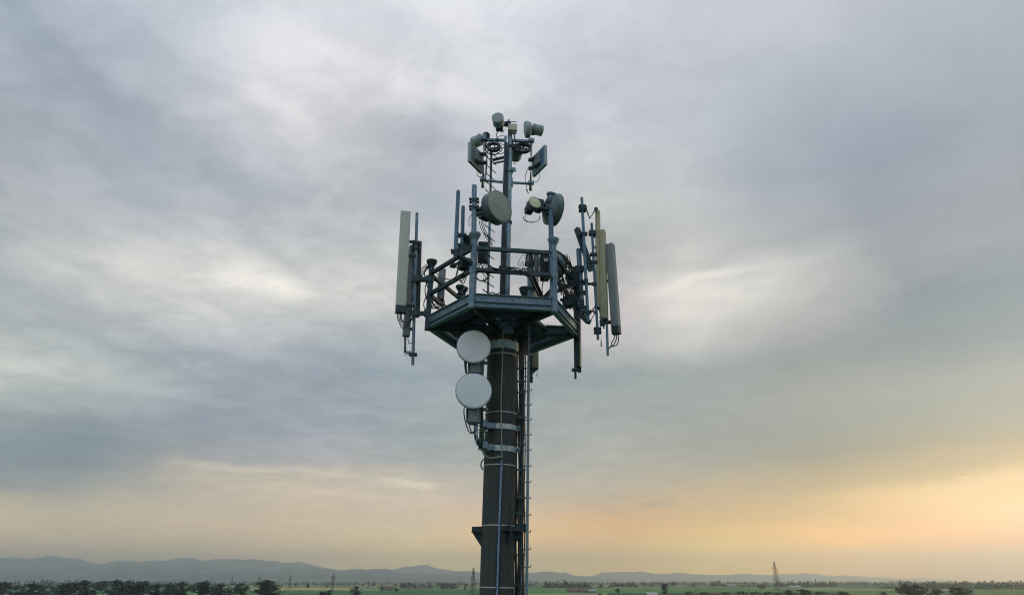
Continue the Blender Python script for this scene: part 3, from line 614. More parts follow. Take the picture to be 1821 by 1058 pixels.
k = MB(); k.tube([P(912,288,13.2), P(914,292,13.2), P(918,291,13.2)], .007, 6, smooth_pts=4); k.build('jumper_cable', PALEC, DISH_H)
k = MB()
for dx in (0, 3.2, 6): k.tube([P(852+dx,392,11.45), P(854+dx,402,11.47), P(860+dx,416,11.6), P(868+dx,428,11.75), P(872+dx*.6,436,11.9)], .007, 6, smooth_pts=4)
k.tube([P(838,382,11.36), P(834,391,11.36), P(835,402,11.38)], .007, 6, smooth_pts=4)
k.build('jumper_cable', BLK, DISH_A)

# square panel antennas on the side pipes
def square_panel(label, px_near, py_t, Yn, px_far, Yf, mback, pipe):
    a = P(px_near, py_t, Yn); bx = P(px_far, 280, Yf); b_ = V((bx.x, bx.y, a.z)); H = .50
    e = (b_-a).normalized(); out = V((-e.y, e.x, 0)); out = out if out.y > 0 else -out
    Wd = (b_-a).length; c = (a+b_)/2 - UP*H/2
    t = thing('square_panel_antenna', label, 'panel antenna', c, 'square panel antennas on the mast head')
    k = MB(); k.obox(c+out*.03, e, out, UP, Wd, .05, H, .008); k.build('radome', SHRDL, t)
    k = MB()
    for s_ in (-1, 1):
        k.obox(c+e*(s_*(Wd/2-.018)), e, out, UP, .036, .03, H); k.obox(c+UP*(s_*(H/2-.018)), e, out, UP, Wd-.08, .03, .036)
    k.build('back_frame', SHRDL, t)
    k = MB(); k.obox(c-out*.005, e, out, UP, Wd-.08, .012, H-.08); k.build('back_plate', mback, t)
    k = MB(); k.obox(c-out*.05, e, out, UP, Wd*.45, .07, H*.5, .01); k.build('radio_unit', GREYR, t)
    k = MB(); q = V(pipe); 
    for dz in (-.1, .12): k.bar(c-out*.06+UP*dz, V((q.x, q.y, c.z+dz-.05)), .035, .05); k.box(V((q.x, q.y, c.z+dz-.05)), .11, .11, .035)
    k.build('mount_bracket', DKST, t)
    return t
SQ1 = square_panel('square panel antenna on the left side pipe of the mast head', 836, 252, 12.48, 858, 12.98, RRU, P(860,290,YL))
SQ2 = square_panel('square panel antenna with blue back on the right side pipe of the mast head', 969, 258, 12.55, 947, 13.05, BLUEP, P(944,295,YR))
k = MB(); k.tube([P(848,302,12.66), P(849,312,12.66), P(855,315,12.66), P(862,311,12.66), P(864,296,12.68), P(866,280,12.7)], .008, 6, smooth_pts=5); k.build('jumper_cable', BLK, SQ1)
k = MB(); k.tube([P(958,305,12.75), P(960,314,12.75), P(956,322,12.75), P(947,326,12.8)], .006, 6, smooth_pts=5); k.tube([P(939,298,12.78), P(934,316,12.78), P(936,330,12.78), P(939,344,12.78)], .007, 6, smooth_pts=5); k.cyl(P(936,337,12.78), P(939.5,344,12.78), .014, n=8); k.build('jumper_cable', BLK, SQ2)
# coils of spare cable on the upper arms
def coil(label, px, py, Y, r, turns, tilt, seed):
    rnd = random.Random(seed); c = P(px, py, Y); k = MB()
    for j in range(turns):
        rr = r*(1+rnd.uniform(-.12,.10)); dy = rnd.uniform(-.05,.05); sx_, sz_ = rnd.uniform(.95,1.1), rnd.uniform(.85,1.0); ph = rnd.uniform(0,6)
        k.tube([c + V((rr*sx_*math.cos(i*.2618+ph)+rnd.uniform(-.004,.004), dy+tilt*rr*math.sin(i*.2618+ph), rr*sz_*math.sin(i*.2618+ph))) for i in range(24)]+[c + V((rr*sx_*math.cos(ph), dy+tilt*rr*math.sin(ph)+.02, rr*sz_*math.sin(ph)))], .011, 6)
    return tag(k.build('cable_coil', BLK, loc=c), label, 'cable coil', 'coils of spare cable on the mast head')
coil('black cable coil under the left upper arm of the mast head', 878, 262, 12.66, .13, 14, .2, 3)
coil('black cable coil under the right upper arm of the mast head', 930, 264, 12.82, .15, 16, .3, 5)
k = MB(); rnd = random.Random(8)
for j in range(9):
    x0 = rnd.uniform(862,876); k.tube([P(x0,rnd.uniform(250,256),12.72), P(x0+rnd.uniform(-3,7),rnd.uniform(258,272),12.7), P(rnd.uniform(870,894),rnd.uniform(262,278),12.7), P(rnd.uniform(886,898),rnd.uniform(252,275),12.74)], .009, 6, smooth_pts=4)
    x1 = rnd.uniform(906,916); k.tube([P(x1,rnd.uniform(252,258),12.8), P(x1+6,rnd.uniform(258,270),12.8), P(rnd.uniform(920,935),rnd.uniform(255,276),12.84), P(rnd.uniform(936,944),rnd.uniform(250,272),12.86)], .009, 6, smooth_pts=4)
for j in range(3): k.tube([P(864+j*2,268,12.7), P(868-j*2,284,12.7), P(864+j,300,12.7), P(862+j,318,12.7)], .006, 6, smooth_pts=4)
tag(k.build('tangled_cables', BLK), 'tangle of thin black cables between the upper arms of the mast head', 'cables')

# ------------------------------------------------------------------ mounting pipes round the platform
def pipe(label, pt, pb, Y, r, m=GALVB, clamps=(), arms=(), Yb=None, group='antenna mounting pipes'):
    a, b_ = P(*pt, Y), P(*pb, Yb or Y); t = thing('mounting_pipe', label, 'pipe', b_, group); d = (b_-a).normalized()
    k = MB(); k.lathe(a, d, [(0, r*.55), (0, r*.9), (.012, r), ((b_-a).length, r), ((b_-a).length, r*.85)], 18); k.build('pipe', m, t)
    for py in clamps:
        q = a.lerp(b_, (py-pt[1])/(pb[1]-pt[1])); k = MB(); k.box(q+V((0,-r-.008,0)), r*2+.09, .022, .05); k.box(q+V((0,r+.008,0)), r*2+.09, .022, .05)
        for s_ in (-1, 1): k.cyl(q+V((s_*(r+.025),-r-.07,0)), q+V((s_*(r+.025),r+.06,0)), .008, n=6)
        k.build('pipe_clamp', DKST, t)
    for q0, q1, w in arms:
        k = MB(); k.bar(P(*q0), P(*q1), w, w); k.box(P(*q0), w*1.7, w*1.7, w*1.5); k.box(P(*q1), w*1.7, w*1.7, w*1.5); k.build('mount_arm', DKST, t)
    return t
YFL, YFR, YLC, YRC = 11.39, 11.61, 12.56, 13.01
pipe('vertical pipe in the left front socket holding the large beige dish', (843.5,330), (842.5,440), 11.40, .050, GALV, (358,371))
pipe('tallest free standing pipe left of the dish pipe, on a corner bracket', (815,339.5), (809.5,459), 11.12, .037, GALVB, (448,), (((812,452,11.12),(842,470,11.39),.06),((812,446,11.14),(843,436,11.40),.05)))
pipe('short pipe between the tallest pipe and the dish pipe', (823.5,367), (821,470), 11.75, .037, GALVB, (420,438), (((822,436,11.75),(842,446,11.45),.05),))
PF = pipe('vertical pipe in the right front socket holding the bulky grey dish', (979,345), (980.5,450), 11.61, .048, GALVB, (362,))
k = MB(); a = P(979,347,11.61); k.lathe(a, AXD, [(0,.075),(.03,.082),(.03,.05)], 16); k.lathe(a-UP*.12, AXD, [(0,.06),(.06,.075),(.10,.05)], 16); k.build('pipe_cap', GALV, PF)
PLp = pipe('long slender pipe of the left antenna cluster reaching below the platform', (741.5,379), (734,648.5), 12.48, .031, GALV, (437,447,632), (((740,497,12.48),(764,497,YLC),.085),((738,557.5,12.48),(760,557.5,YLC),.075)))
P1 = pipe('tallest pipe of the right antenna cluster with a tilt arm at its top', (1034.5,351.5), (1046,573), 12.72, .032, GALVB, (369,376,420,556), (((1042,500,12.72),(1030,500,YRC),.05),((1045,557,12.72),(1031,553,YRC),.05)))
P2 = pipe('slim pipe between the tallest right pipe and the olive panels', (1052,397), (1063.5,604), 12.85, .027, GALVB, (414,418,456,470,586,592), (((1057,505,12.85),(1033,505,YRC),.045),))
P3 = pipe('thick blunt pipe at the right corner of the platform', (1029,443), (1035.5,562), 12.95, .054, GALVB, (478,522,548), (((1030,480,12.95),(1022,482,YRC),.09),((1032,540,12.95),(1026,545,YRC),.09)))
k = MB(); k.bar(P(1036,562,12.9), P(1047,573,12.75), .10, .09); k.build('pipe_foot', DKBOX, P3); k = MB(); k.bar(P(1031,478,12.95), P(1042,480,12.75), .06, .10); k.build('mount_arm', DKBOX, P3)
P4 = pipe('thin pipe hanging below the olive panels at the right', (1075,470), (1081,632), 12.92, .026, GALV, (575,), (((1078,573,12.92),(1088,573,12.95),.035),((1066,590,12.85),(1062,590,12.85),.03)))
P5 = pipe('thin pipe hanging from the right corner under the platform', (1022,590), (1023.5,673.5), 13.15, .024, DKST, (658,))
# slanted tilt arm and dark strip behind the tallest right pipe
k = MB(); k.bar(P(1026,407,12.8), P(1052,482,12.86), .13, .05, V((0,1,0))); k.bar(P(1025,405,12.8), P(1031,412,12.8), .05,.05); k.build('tilted_plate', DKST, P1)
k = MB(); k.box(P(1038,370,12.7), .13, .08, .06); k.tube([P(1040,366,12.7), P(1049,389,12.74), P(1059,372,12.78), P(1061,371,12.8)], .017, 6); k.lathe(P(1060,371,12.72), V((0,1,0)), [(0,.04),(.03,.04)], 12); k.build('tilt_arm', DKST, P1)

# ------------------------------------------------------------------ long panel antennas
def panel(label, pt, pb, Y, w, d, m, rz=0.0, cap=.14, capm=None, Yb=None, group='long panel antennas', name='panel_antenna', clampY=None, clamps=()):
    a, b_ = P(*pt, Y), P(*pb, Yb or Y); ax = (a-b_).normalized(); x = V((math.cos(rz), math.sin(rz), 0)); x = (x-ax*x.dot(ax)).normalized(); y = ax.cross(x)
    t = thing(name, label, 'panel antenna', b_, group)
    h = (a-b_).length; c0 = b_+ax*cap
    def slab(o0, o1, w_, d_, n=5):
        k = MB(); pr = []                       # front is a flattened arc, back is flat
        for i in range(n*2+1):
            th = math.pi*(i/(n*2)); pr.append((-(w_/2)*math.copysign(abs(math.cos(th))**.45, math.cos(th)), -d_/2-(d_*.18)*math.sin(th)**.6 if 0 < i < n*2 else -d_*.32))
        pr += [(w_/2, d_/2), (-w_/2, d_/2)]
        rs = [[o+x*p[0]+y*p[1] for p in pr] for o in (o0, o1)]; k.rings(rs, True, False); return k
    k = slab(c0, a-ax*.012, w, d); k.build('radome', m, t)
    k = slab(a-ax*.012, a, w*.96, d*.94); k.build('top_cap', m, t)
    k = slab(b_, c0, w*.985, d*.97); k.build('end_cap', capm or DKST, t)
    for py, tx, ty, tY in clamps:
        q = a.lerp(b_, (py-pt[1])/(pb[1]-pt[1]))+y*(d/2+.01); k = MB(); k.box(q, .07, .05, .12); k.bar(q, P(tx, ty, tY), .035, .06); k.build('tilt_bracket', DKST, t)
    return t
A1 = panel('widest pale panel antenna, at the far left of the tower', (721.5,378), (712,557), 12.28, .205, .105, BEIGE, .18, .145, DKBOX, clamps=((430,740,430,12.46),(455,739,455,12.46),(540,737,545,12.46)))
A2 = panel('narrow grey panel antenna just right of the widest left panel', (734,438), (722,598), 12.60, .135, .11, GREYR, .3, .02, GREYR, clamps=((470,738,470,12.5),(585,735,585,12.5)))
A3 = panel('dark panel antenna nearest the left platform corner', (745,432), (741.5,563), 12.66, .10, .14, DKST, .25, .03, DKBOX, clamps=((450,741,450,12.5),))
k = MB(); k.cyl(P(720.5,597,12.58), P(720.5,627,12.56), .028, .024, 12); k.cyl(P(720.5,627,12.56), P(720.5,632,12.56), .012, n=8); k.tube([P(725,598,12.58), P(727,610,12.55), P(732,609,12.5)], .009, 6, smooth_pts=4); k.box(P(727,627,12.52), .09, .05, .05); k.build('actuator', RRU, A2)
k = MB()
for j, (x0, x1, lo) in enumerate(((707,733,585),(709.5,736,582),(712,738,577),(714,739,572))):
    k.tube([P(x0,556,12.28), P(x0+1,569,12.28), P((x0+x1)/2-2,lo,12.33), P(x1-3,565-j,12.42), P(x1,540-j*4,12.5), P(x1+4,512,12.5), P(x1+12,484+j*2,12.53), P(x1+26,470+j,12.55)], .0095, 7, smooth_pts=6)
k.build('jumper_cable', BLK, A1)
B1 = panel('tall thin olive panel antenna, topped by the tilt arm', (1063,374.5), (1064.5,549), 12.90, .065, .12, OLIVE, -.5, .02, DKBOX, clamps=((420,1053,420,12.85),(530,1060,530,12.85)))
B2 = panel('stained olive panel antenna beside the thin tall one', (1070.5,411), (1075,570), 12.92, .135, .11, OLIVE, -.45, .035, DKBOX, Yb=12.92, clamps=((440,1058,440,12.86),(548,1064,548,12.87)))
B3 = panel('wide grey panel antenna at the far right of the tower', (1085,435.5), (1096.5,594), 12.95, .165, .13, GREYR, -.50, .155, DKBOX, clamps=((482,1078,478,12.94),(500,1078,500,12.94),(573,1080,573,12.94)))
k = MB()
for j, x0 in enumerate((1092,1095.5,1099)):
    k.tube([P(x0,593,12.95), P(x0+1,600+j,12.95), P(x0-4+j,609+j*2,12.94), P(1086+j,616,12.93), P(1081,620,12.92), P(1079,616,12.92)], .011, 7, smooth_pts=6)
k.build('jumper_cable', BLK, B3)
k = MB(); k.tube([P(1064,548,12.9), P(1067,556,12.9), P(1067,566,12.88)], .012, 6, smooth_pts=4); k.tube([P(1063,548,12.9), P(1056,560,12.85), P(1049,571,12.8), P(1040,571,12.85), P(1034,560,12.9)], .009, 6, smooth_pts=5)
for j in range(4): k.lathe(P(1050+j*2.6,556-j*3.5,12.84), V((.3,1,0)), [(0,.022),(.02,.022)], 8); k.tube([P(1048,558,12.8), P(1053,553,12.84), P(1059,552+j*2,12.87), P(1065,546,12.9)], .008, 6, smooth_pts=4)
k.build('jumper_cable', BLK, B1)
k = MB(); k.box(P(1071,574,12.92), .10, .09, .12); k.cyl(P(1073.5,572,12.86), P(1073.5,584,12.86), .018, n=8); k.build('actuator', DKST, B2)
pl = thing('dangling_plug', 'small plug dangling on a thread below the olive panels', 'plug', P(1069.5,615,12.9))
k = MB(); k.lathe(P(1069.5,616,12.9), UP, [(0,.018),(.01,.018),(.01,.014),(.10,.012),(.15,.004)], 10); k.build('body', RRU, pl)
k = MB(); k.cyl(P(1069.5,603,12.9), P(1068.5,574,12.9), .0025, n=5); k.build('thread', BLK, pl)
B4 = panel('dark panel antenna hanging under the right platform corner', (1027,500), (1029,653), 13.2, .10, .12, DKST, -.3, .03, DKBOX, clamps=((655,1023,657,13.15),))
B5 = panel('weathered panel antenna behind the ladder, its foot showing under the platform', (951,470), (950.5,657), 14.42, .15, .12, OLIVE, .25, .03, DKBOX, clamps=((560,946,560,14.2),))
k = MB()
for j, (x, l) in enumerate(((945,662),(948.5,664),(952,661),(955,669))): k.cyl(P(x,656,14.4), P(x,l,14.4), .013, n=8)
k.build('connector', BLK, B5)
P6 = pipe('pipe of the rear antenna beside the ladder under the platform', (944.5,470), (944.5,680), 14.25, .04, DKST, (660,))
# rear left and rear right equipment seen over the floor
A4 = panel('slim grey antenna standing inside the left railing', (786.5,480), (783,533), 13.25, .15, .12, RRU, .2, .02, RRU, group=None, name='small_panel_antenna')
k = MB(); k.bar(P(788,500,13.25), P(766,497,12.62), .04, .05); k.box(P(784,534,13.25), .12, .10, .05)
for j in range(3): k.tube([P(780+j*3,534,13.2), P(776+j*3,545,13.1), P(768+j,548,12.9), P(766,536,12.7)], .010, 6, smooth_pts=4)
k.build('mount_arm', DKST, A4)
k = MB(); k.lathe(P(818,524,13.4), UP, [(0,.07),(.02,.07),(.02,.045),(.08,.045),(.16,.095),(.20,.098)], 18); k.box(P(818,528,13.4), .16, .12, .05)  # plain steel funnels shaped like the post sockets; neither gives light
tag(k.build('funnel_fitting', DKST), 'small funnel shaped fitting on the platform floor behind the left railing', 'fitting', 'funnel fittings on the platform floor')
k = MB(); k.lathe(P(934,530,13.2), UP, [(0,.06),(.02,.06),(.10,.10),(.20,.13),(.22,.13)], 18); k.box(P(936,532,13.2), .16, .12, .05)
tag(k.build('funnel_fitting', DKST), 'dark funnel shaped fitting on the platform floor right of the mast', 'fitting', 'funnel fittings on the platform floor')

# ------------------------------------------------------------------ radio units and boxes behind the railing
def radio(label, px, py, Y, w, h, d, m, rz=0.0, plate=None, pipe_to=None):
    c = P(px, py, Y); t = thing('radio_unit', label, 'radio unit', c-UP*h/2, 'radio units on the platform')
    k = MB(); k.box(c, w, d, h, rz, .012); k.build('casing', m, t)
    x = V((math.cos(rz), math.sin(rz), 0)); y = V((-x.y, x.x, 0)); k = MB(); n = max(4, int(w/.03))
    for j in range(n): k.obox(c-y*(d/2+.014)+x*((j+.5)/n-.5)*w*.94, x, y, UP, .006, .032, h*.9)
    k.build('cooling_fins', m, t)
    k = MB()
    for j in range(3):
        q = c-UP*(h/2)+x*(j-1)*w*.28; k.cyl(q, q-UP*.04, .016, n=8)
    k.build('connector', BLK, t)
    k = MB(); k.obox(c+y*(d/2+.03), x, y, UP, w*.5, .05, h*.75); k.obox(c+y*(d/2+.07)+UP*h*.25, x, y, UP, w*.9, .03, .05); k.build('mount_bracket', DKST, t)
    if plate:
        k = MB(); k.obox(c-y*(d/2+.033)+UP*plate*h+x*.02, x, y, UP, w*.45, .005, .07); k.build('name_plate', CREAM, t)
    return t
radio('dark finned radio unit right of the dish pipe behind the railing', 859, 449, 11.72, .19, .40, .14, DKBOX, .1)
radio('dark radio unit left of the dish pipe between the two short pipes', 831, 432, 11.9, .21, .26, .16, DKBOX, -.3)
radio('dark radio unit under the corner bracket of the tallest free standing pipe', 826, 470, 11.66, .20, .22, .16, DKBOX, .4)
radio('pale grey slim radio unit at the right end of the middle railing', 954, 467, 12.0, .10, .42, .14, RRU, .1)
radio('dark radio unit with small cream plates behind the right front post', 968, 476, 12.15, .17, .52, .16, DKBOX, .05, .22)
radio('small dark radio unit hanging from the top rail by the black feeders', 944, 460, 12.05, .08, .30, .12, DKBOX, 0)
radio('dark radio unit on the right railing near the blunt pipe', 1020, 498, 12.75, .14, .34, .16, DKBOX, .9)
radio('dark radio unit on the right edge beam near the corner', 1012, 536, 12.5, .16, .22, .16, DKBOX, .9)
k = MB(); k.box(P(806,472,11.3), .11, .10, .07, .4, .01); k.bar(P(806,472,11.3), P(818,466,11.5), .05, .04); k.tube([P(812,474,11.4), P(814,484,11.5), P(808,496,11.8)], .008, 6, smooth_pts=4)
tag(k.build('floodlight', DKBOX), 'small dark floodlight under the corner bracket of the tallest pipe', 'lamp')
# pipes standing behind the right part of the front railing
P7 = pipe('upright pipe behind the right half of the front railing', (941,450), (943,545), 12.6, .05, GALV, (470,515))

# ------------------------------------------------------------------ loose cables on the railing
def cables(name, label, paths, r=.012, m=BLK, sm=6):
    k = MB()
    for p in paths: k.tube([P(*q) for q in p], r, 7, smooth_pts=sm)
    return tag(k.build(name, m), label, 'cables')
cables('rail_cables', 'black cables draped along the front middle rail', [
 [(862,455,11.6),(866,468,11.5),(876,476,11.4),(892,479,11.38),(912,478,11.4),(926,484,11.45),(945,488,11.5),(965,492,11.52),(985,500,11.6),(1005,520,12.2),(1018,548,12.8)],
 [(864,440,11.7),(866,460,11.6),(872,474,11.45),(885,480,11.4),(905,476,11.4),(922,478,11.42),(938,492,11.48),(958,490,11.5),(980,492,11.56),(1000,512,12.1)],
 [(846,482,11.3),(862,482,11.32),(890,485,11.36),(920,488,11.42),(950,490,11.5),(985,497,11.55)],
 [(842,470,11.36),(836,484,11.4),(826,492,11.55),(815,498,11.75),(800,504,12.0),(785,512,12.25),(770,520,12.5)],
 [(926,484,11.45),(930,478,11.45),(940,480,11.46),(936,486,11.46),(928,482,11.46)]], .012)
cables('hanging_loops', 'black cable loops hanging under the middle rail by the left front post', [
 [(848,482,11.5),(846,492,11.5),(853,499,11.52),(863,497,11.55),(870,487,11.6),(868,470,11.6)],
 [(845,480,11.5),(848,494,11.5),(858,500,11.52),(868,492,11.55),(872,476,11.6)],
 [(828,482,11.55),(822,490,11.6),(818,499,11.62),(824,504,11.62),(828,496,11.6),(830,486,11.55)],
 [(832,480,11.55),(827,492,11.6),(821,500,11.62),(817,494,11.62),(824,484,11.55)],
 [(836,478,11.5),(832,488,11.55),(828,492,11.6),(826,484,11.6)],
 [(815,466,11.5),(814,478,11.6),(811,490,11.75)]], .010)
cables('thick_feeders', 'thick black feeders dropping from the top rail to the floor right of the mast', [
 [(950,448,11.9),(938,452,11.85),(936,464,11.8),(941,480,11.7),(950,500,11.9),(959,520,12.1),(963,532,12.2)],
 [(946,448,11.95),(943,460,11.9),(946,478,11.8),(952,498,11.95),(960,515,12.1),(966,530,12.2)],
 [(940,490,11.7),(948,505,11.9),(955,520,12.0),(962,530,12.2),(970,527,12.2)],
 [(976,466,11.8),(982,480,11.8),(986,492,11.8),(986,504,11.85),(978,518,12.0),(966,528,12.2)],
 [(990,460,11.9),(988,475,11.85),(987,495,11.85),(980,512,12.0),(970,524,12.2)]], .017)
cables('yellowed_loop_cable', 'yellowed cable arching behind the right front post', [
 [(965,527,12.1),(964,512,12.0),(967,500,11.9),(975,493,11.8),(986,494,11.8),(996,501,12.0),(1010,512,12.3),(1020,524,12.7)],
 [(948,482,11.7),(960,485,11.7),(972,490,11.72),(984,492,11.75)]], .010, YELC)
cables('thin_loop_cable', 'thin looped cable against the sky left of the thick feeders', [
 [(938,453,11.8),(930,454,11.8),(924,461,11.8),(922,470,11.8),(926,478,11.75),(934,480,11.7),(942,478,11.7)],
 [(925,474,11.75),(929,466,11.75),(931,472,11.75),(928,479,11.75),(933,483,11.7),(944,484,11.7)]], .005)
cables('side_rail_cables', 'black cables bulging above the right railing', [
 [(985,446,11.62),(992,447,11.7),(1002,454,12.0),(1010,462,12.3),(1017,474,12.6),(1021,484,12.8)],
 [(987,448,11.62),(996,451,11.8),(1006,461,12.1),(1013,471,12.4),(1019,482,12.7),(1023,500,12.9)],
 [(940,446,11.55),(960,447,11.58),(980,446,11.6),(994,449,11.75),(1008,466,12.2),(1018,486,12.7)],
 [(998,498,11.9),(1006,506,12.1),(1014,512,12.4),(1022,506,12.8),(1030,504,12.95)],
 [(1000,480,12.2),(1010,495,12.4),(1018,520,12.7),(1024,545,12.95)]], .014)
cables('corner_cables', 'black cables looping round the left corner post', [
 [(768,470,12.5),(760,474,12.5),(755,486,12.5),(757,500,12.52),(762,515,12.55)],
 [(760,500,12.5),(756,512,12.5),(757,526,12.5),(761,536,12.5),(766,530,12.52)],
 [(762,520,12.5),(755,534,12.5),(754,545,12.5),(760,552,12.52),(768,545,12.6),(780,538,13.0)],
 [(766,530,12.55),(772,545,12.7),(782,550,12.9),(790,540,13.1),(788,530,13.2)],
 [(768,482,12.5),(776,486,12.6),(784,494,12.9),(800,497,12.3)],
 [(764,522,12.5),(770,538,12.6),(778,548,12.8),(786,545,13.0),(782,532,13.1)]], .010)
cables('mast_base_cables', 'black cables at the foot of the mast', [
 [(894,525,12.6),(893,500,12.65),(896,470,12.68),(893,450,12.68)],
 [(888,521,12.6),(882,523,12.55),(876,520,12.5),(870,522,12.4)],
 [(890,524,12.6),(893,516,12.6),(900,518,12.6),(904,524,12.6)]], .012)
cables('pole_top_cables', 'dark cables hanging from the platform down the left of the pole top', [
 [(868,574,12.5),(872,585,12.48),(866,597,12.46),(870,612,12.46),(866,640,12.46)],
 [(862,580,12.5),(865,590,12.48),(873,596,12.46),(868,612,12.46)],
 [(826,640,12.3),(827,655,12.3),(829,664,12.3)],[(830,640,12.3),(829,652,12.3),(830,664,12.3)]], .012)

rt = random.Random(21); kk = MB()
for j in range(16):
    x0, y0 = rt.uniform(988,1012), rt.uniform(452,500); Y0 = 11.8+(x0-985)/40*1.2
    pts = [P(x0, y0, Y0)]
    for q in range(4): x0 += rt.uniform(-3,8); y0 += rt.uniform(4,18); Y0 = min(12.95, Y0+rt.uniform(0,.2)); pts.append(P(x0, y0, Y0))
    kk.tube(pts, rt.choice((.007,.010,.013)), 6, smooth_pts=5)
tag(kk.build('tangled_cables', BLK), 'tangle of black cables hanging inside the right railing', 'cables')
kk = MB()
for j in range(10):
    x0, y0 = rt.uniform(844,872), rt.uniform(440,478); Y0 = 11.7
    pts = [P(x0, y0, Y0)]
    for q in range(3): x0 += rt.uniform(-7,8); y0 += rt.uniform(2,14); pts.append(P(x0, y0, Y0+rt.uniform(-.15,.15)))
    kk.tube(pts, rt.choice((.006,.008,.010)), 6, smooth_pts=5)
tag(kk.build('tangled_cables', BLK), 'tangle of thin black cables under the dark finned radio unit', 'cables')
# ------------------------------------------------------------------ trees
def make_tree(seed, H, Wd, crown_lo, n_cl, per, shape, leaf):
    rnd = random.Random(seed); tr = MB(); cr = MB()
    tr.tube([(0,0,-.3),(rnd.uniform(-.2,.2),0,H*.2),(rnd.uniform(-.4,.4),rnd.uniform(-.3,.3),H*.5),(rnd.uniform(-.5,.5),0,H*.85)], [.045*H*.5,.02], 7, smooth_pts=3)
    cents = []
    for i in range(n_cl):
        for _ in range(40):
            z = rnd.uniform(crown_lo, 1); a = rnd.uniform(0, 6.283); r = rnd.random()**.55
            if shape == 'round': env = math.sqrt(max(0, 1-((z-(crown_lo+.48*(1-crown_lo)))/(.56*(1-crown_lo)))**2))
            elif shape == 'column': env = min(1, (1-z)*5+.25, (z-crown_lo)*6+.3)
            else: env = max(0, (1-(z-crown_lo)/(1-crown_lo)))**.7
            env *= .75+.25*math.sin(a*3+seed)+.12*math.sin(z*19+a*2+seed)
            if env > .08: break
        if shape == 'round': z = crown_lo + (z-crown_lo)*(1-.22*r*r)
        cents.append(V((math.cos(a)*r*env*Wd/2, math.sin(a)*r*env*Wd/2, z*H)))
    for c in cents[::3]:
        b0 = V((0,0,max(H*.15, c.z-H*.22-rnd.random()*H*.1))); tr.tube([b0, b0.lerp(c,.5)+V((0,0,-.3)), c], [.012*H*.5,.03], 5)
    for c in cents:
        sz = H*rnd.uniform(.06,.11)
        for j in range(per):
            d = V((rnd.gauss(0,1), rnd.gauss(0,1), rnd.gauss(0,.75)))*sz*.62; p = c+d
            if p.z < H*crown_lo*.7: continue
            n = V((rnd.gauss(0,1), rnd.gauss(0,1), rnd.gauss(.4,1))).normalized(); x, y, _ = frame(n); s_ = H*rnd.uniform(.018,.038)
            cr.add([p-x*s_-y*s_*.4, p+x*s_*.3-y*s_*.9, p+x*s_+y*s_*.3, p-x*s_*.2+y*s_], [(0,1,2,3)])
    t = thing('tree', '', 'tree', (0,0,0)); tr.build('trunk', BARK, t); cr.build('crown', leaf, t); return t
PROTO = {'round': make_tree(11,20,17,.10,46,34,'round',LEAF), 'ragged': make_tree(23,20,14,.08,40,34,'round',LEAF), 'tall': make_tree(37,22,11,.06,42,34,'round',LEAF),
         'column': make_tree(41,20,5,.03,30,30,'column',LEAF), 'bush': make_tree(53,12,16,.0,40,30,'round',LEAF), 'olive': make_tree(67,18,16,.06,44,32,'round',LEAF2)}
DIM = {'round': (20,17), 'ragged': (20,14), 'tall': (22,11), 'column': (20,5), 'bush': (12,16), 'olive': (18,16)}
used = set(); trnd = random.Random(5)
def dist_of(y):
    r = ray(CX, y); return -CZ*r.y/r.z
def tree(kind, px, y_top, y_base, w_px, label, group):
    w_px *= 1.22 if group == GL1 else 1.12
    D = dist_of(y_base); q = P(px, y_base, D); top = P(px, y_top, D); h = top.z; h0, w0 = DIM[kind]
    sc = F_PX/(D*1.09); w = w_px/sc
    src = PROTO[kind]
    if kind in used:
        o = src.copy(); COL.objects.link(o)
        for ch in src.children: c = ch.copy(); COL.objects.link(c); c.parent = o
    else: o = src; used.add(kind)
    o.location = (q.x, q.y, 0); o.rotation_euler = (0,0,trnd.uniform(0,6.28)); o.scale = (w/w0, w/w0, h/h0)
    o['label'] = label; o['category'] = 'tree'; o['group'] = group
    return o
GL1 = 'row of dark trees at the lower left'
ROW = [  # kind, px, top, base, width
 ('ragged',2,1034,1058,26,'dark tree cut by the left edge of the photo'),
 ('bush',27,1037.5,1063,34,'low broad dark tree, second from the left edge'),
 ('round',52,1036,1064,32,'dark rounded tree, third from the left edge of the row'),
 ('bush',80,1037,1061,30,'low dark tree, fourth from the left edge of the row'),
 ('ragged',103,1038,1060,26,'small dark tree left of the first tall pair in the row'),
 ('tall',120,1031.5,1062,24,'taller upright dark tree, left one of the first tall pair'),
 ('round',143,1031,1064,34,'broad dark tree, right one of the first tall pair'),
 ('bush',163,1036,1058,24,'low tree in the dip between the two tall tree groups'),
 ('tall',178,1030.5,1050,18,'slender tree at the left end of the second tall group'),
 ('round',203,1030,1063,36,'broad bushy dark tree in the second tall group'),
 ('ragged',222,1031,1060,26,'middle dark tree of the second tall group'),
 ('tall',241,1029,1062,28,'tallest tree of the second group, with a pointed crown'),
 ('olive',258,1034,1055,22,'paler lower tree right of the second tall group'),
 ('round',276,1037,1062,28,'dark round tree left of the gap of green meadow'),
 ('ragged',298,1036,1063,24,'dark tree just right of the gap of green meadow'),
 ('round',322,1034.5,1062,32,'wide dark tree left of the narrow upright one'),
 ('bush',341,1038,1050,12,'tiny shrub between the wide tree and the narrow upright one'),
 ('tall',357,1028.5,1062,22,'narrow upright dark tree near the right end of the row'),
 ('bush',373,1039,1061,18,'low tree right of the narrow upright tree'),
 ('round',388,1036.5,1062,28,'dark round tree, third last at the right end of the row'),
 ('bush',408,1045,1064,24,'lowest shrub near the right end of the row'),
 ('ragged',427,1036.5,1058,26,'last dark tree at the right end of the row'),
]
for k_, px, yt, yb, w, lb in ROW: tree(k_, px, yt, yb, w, lb, GL1)
GL2 = 'scattered trees on the plain'
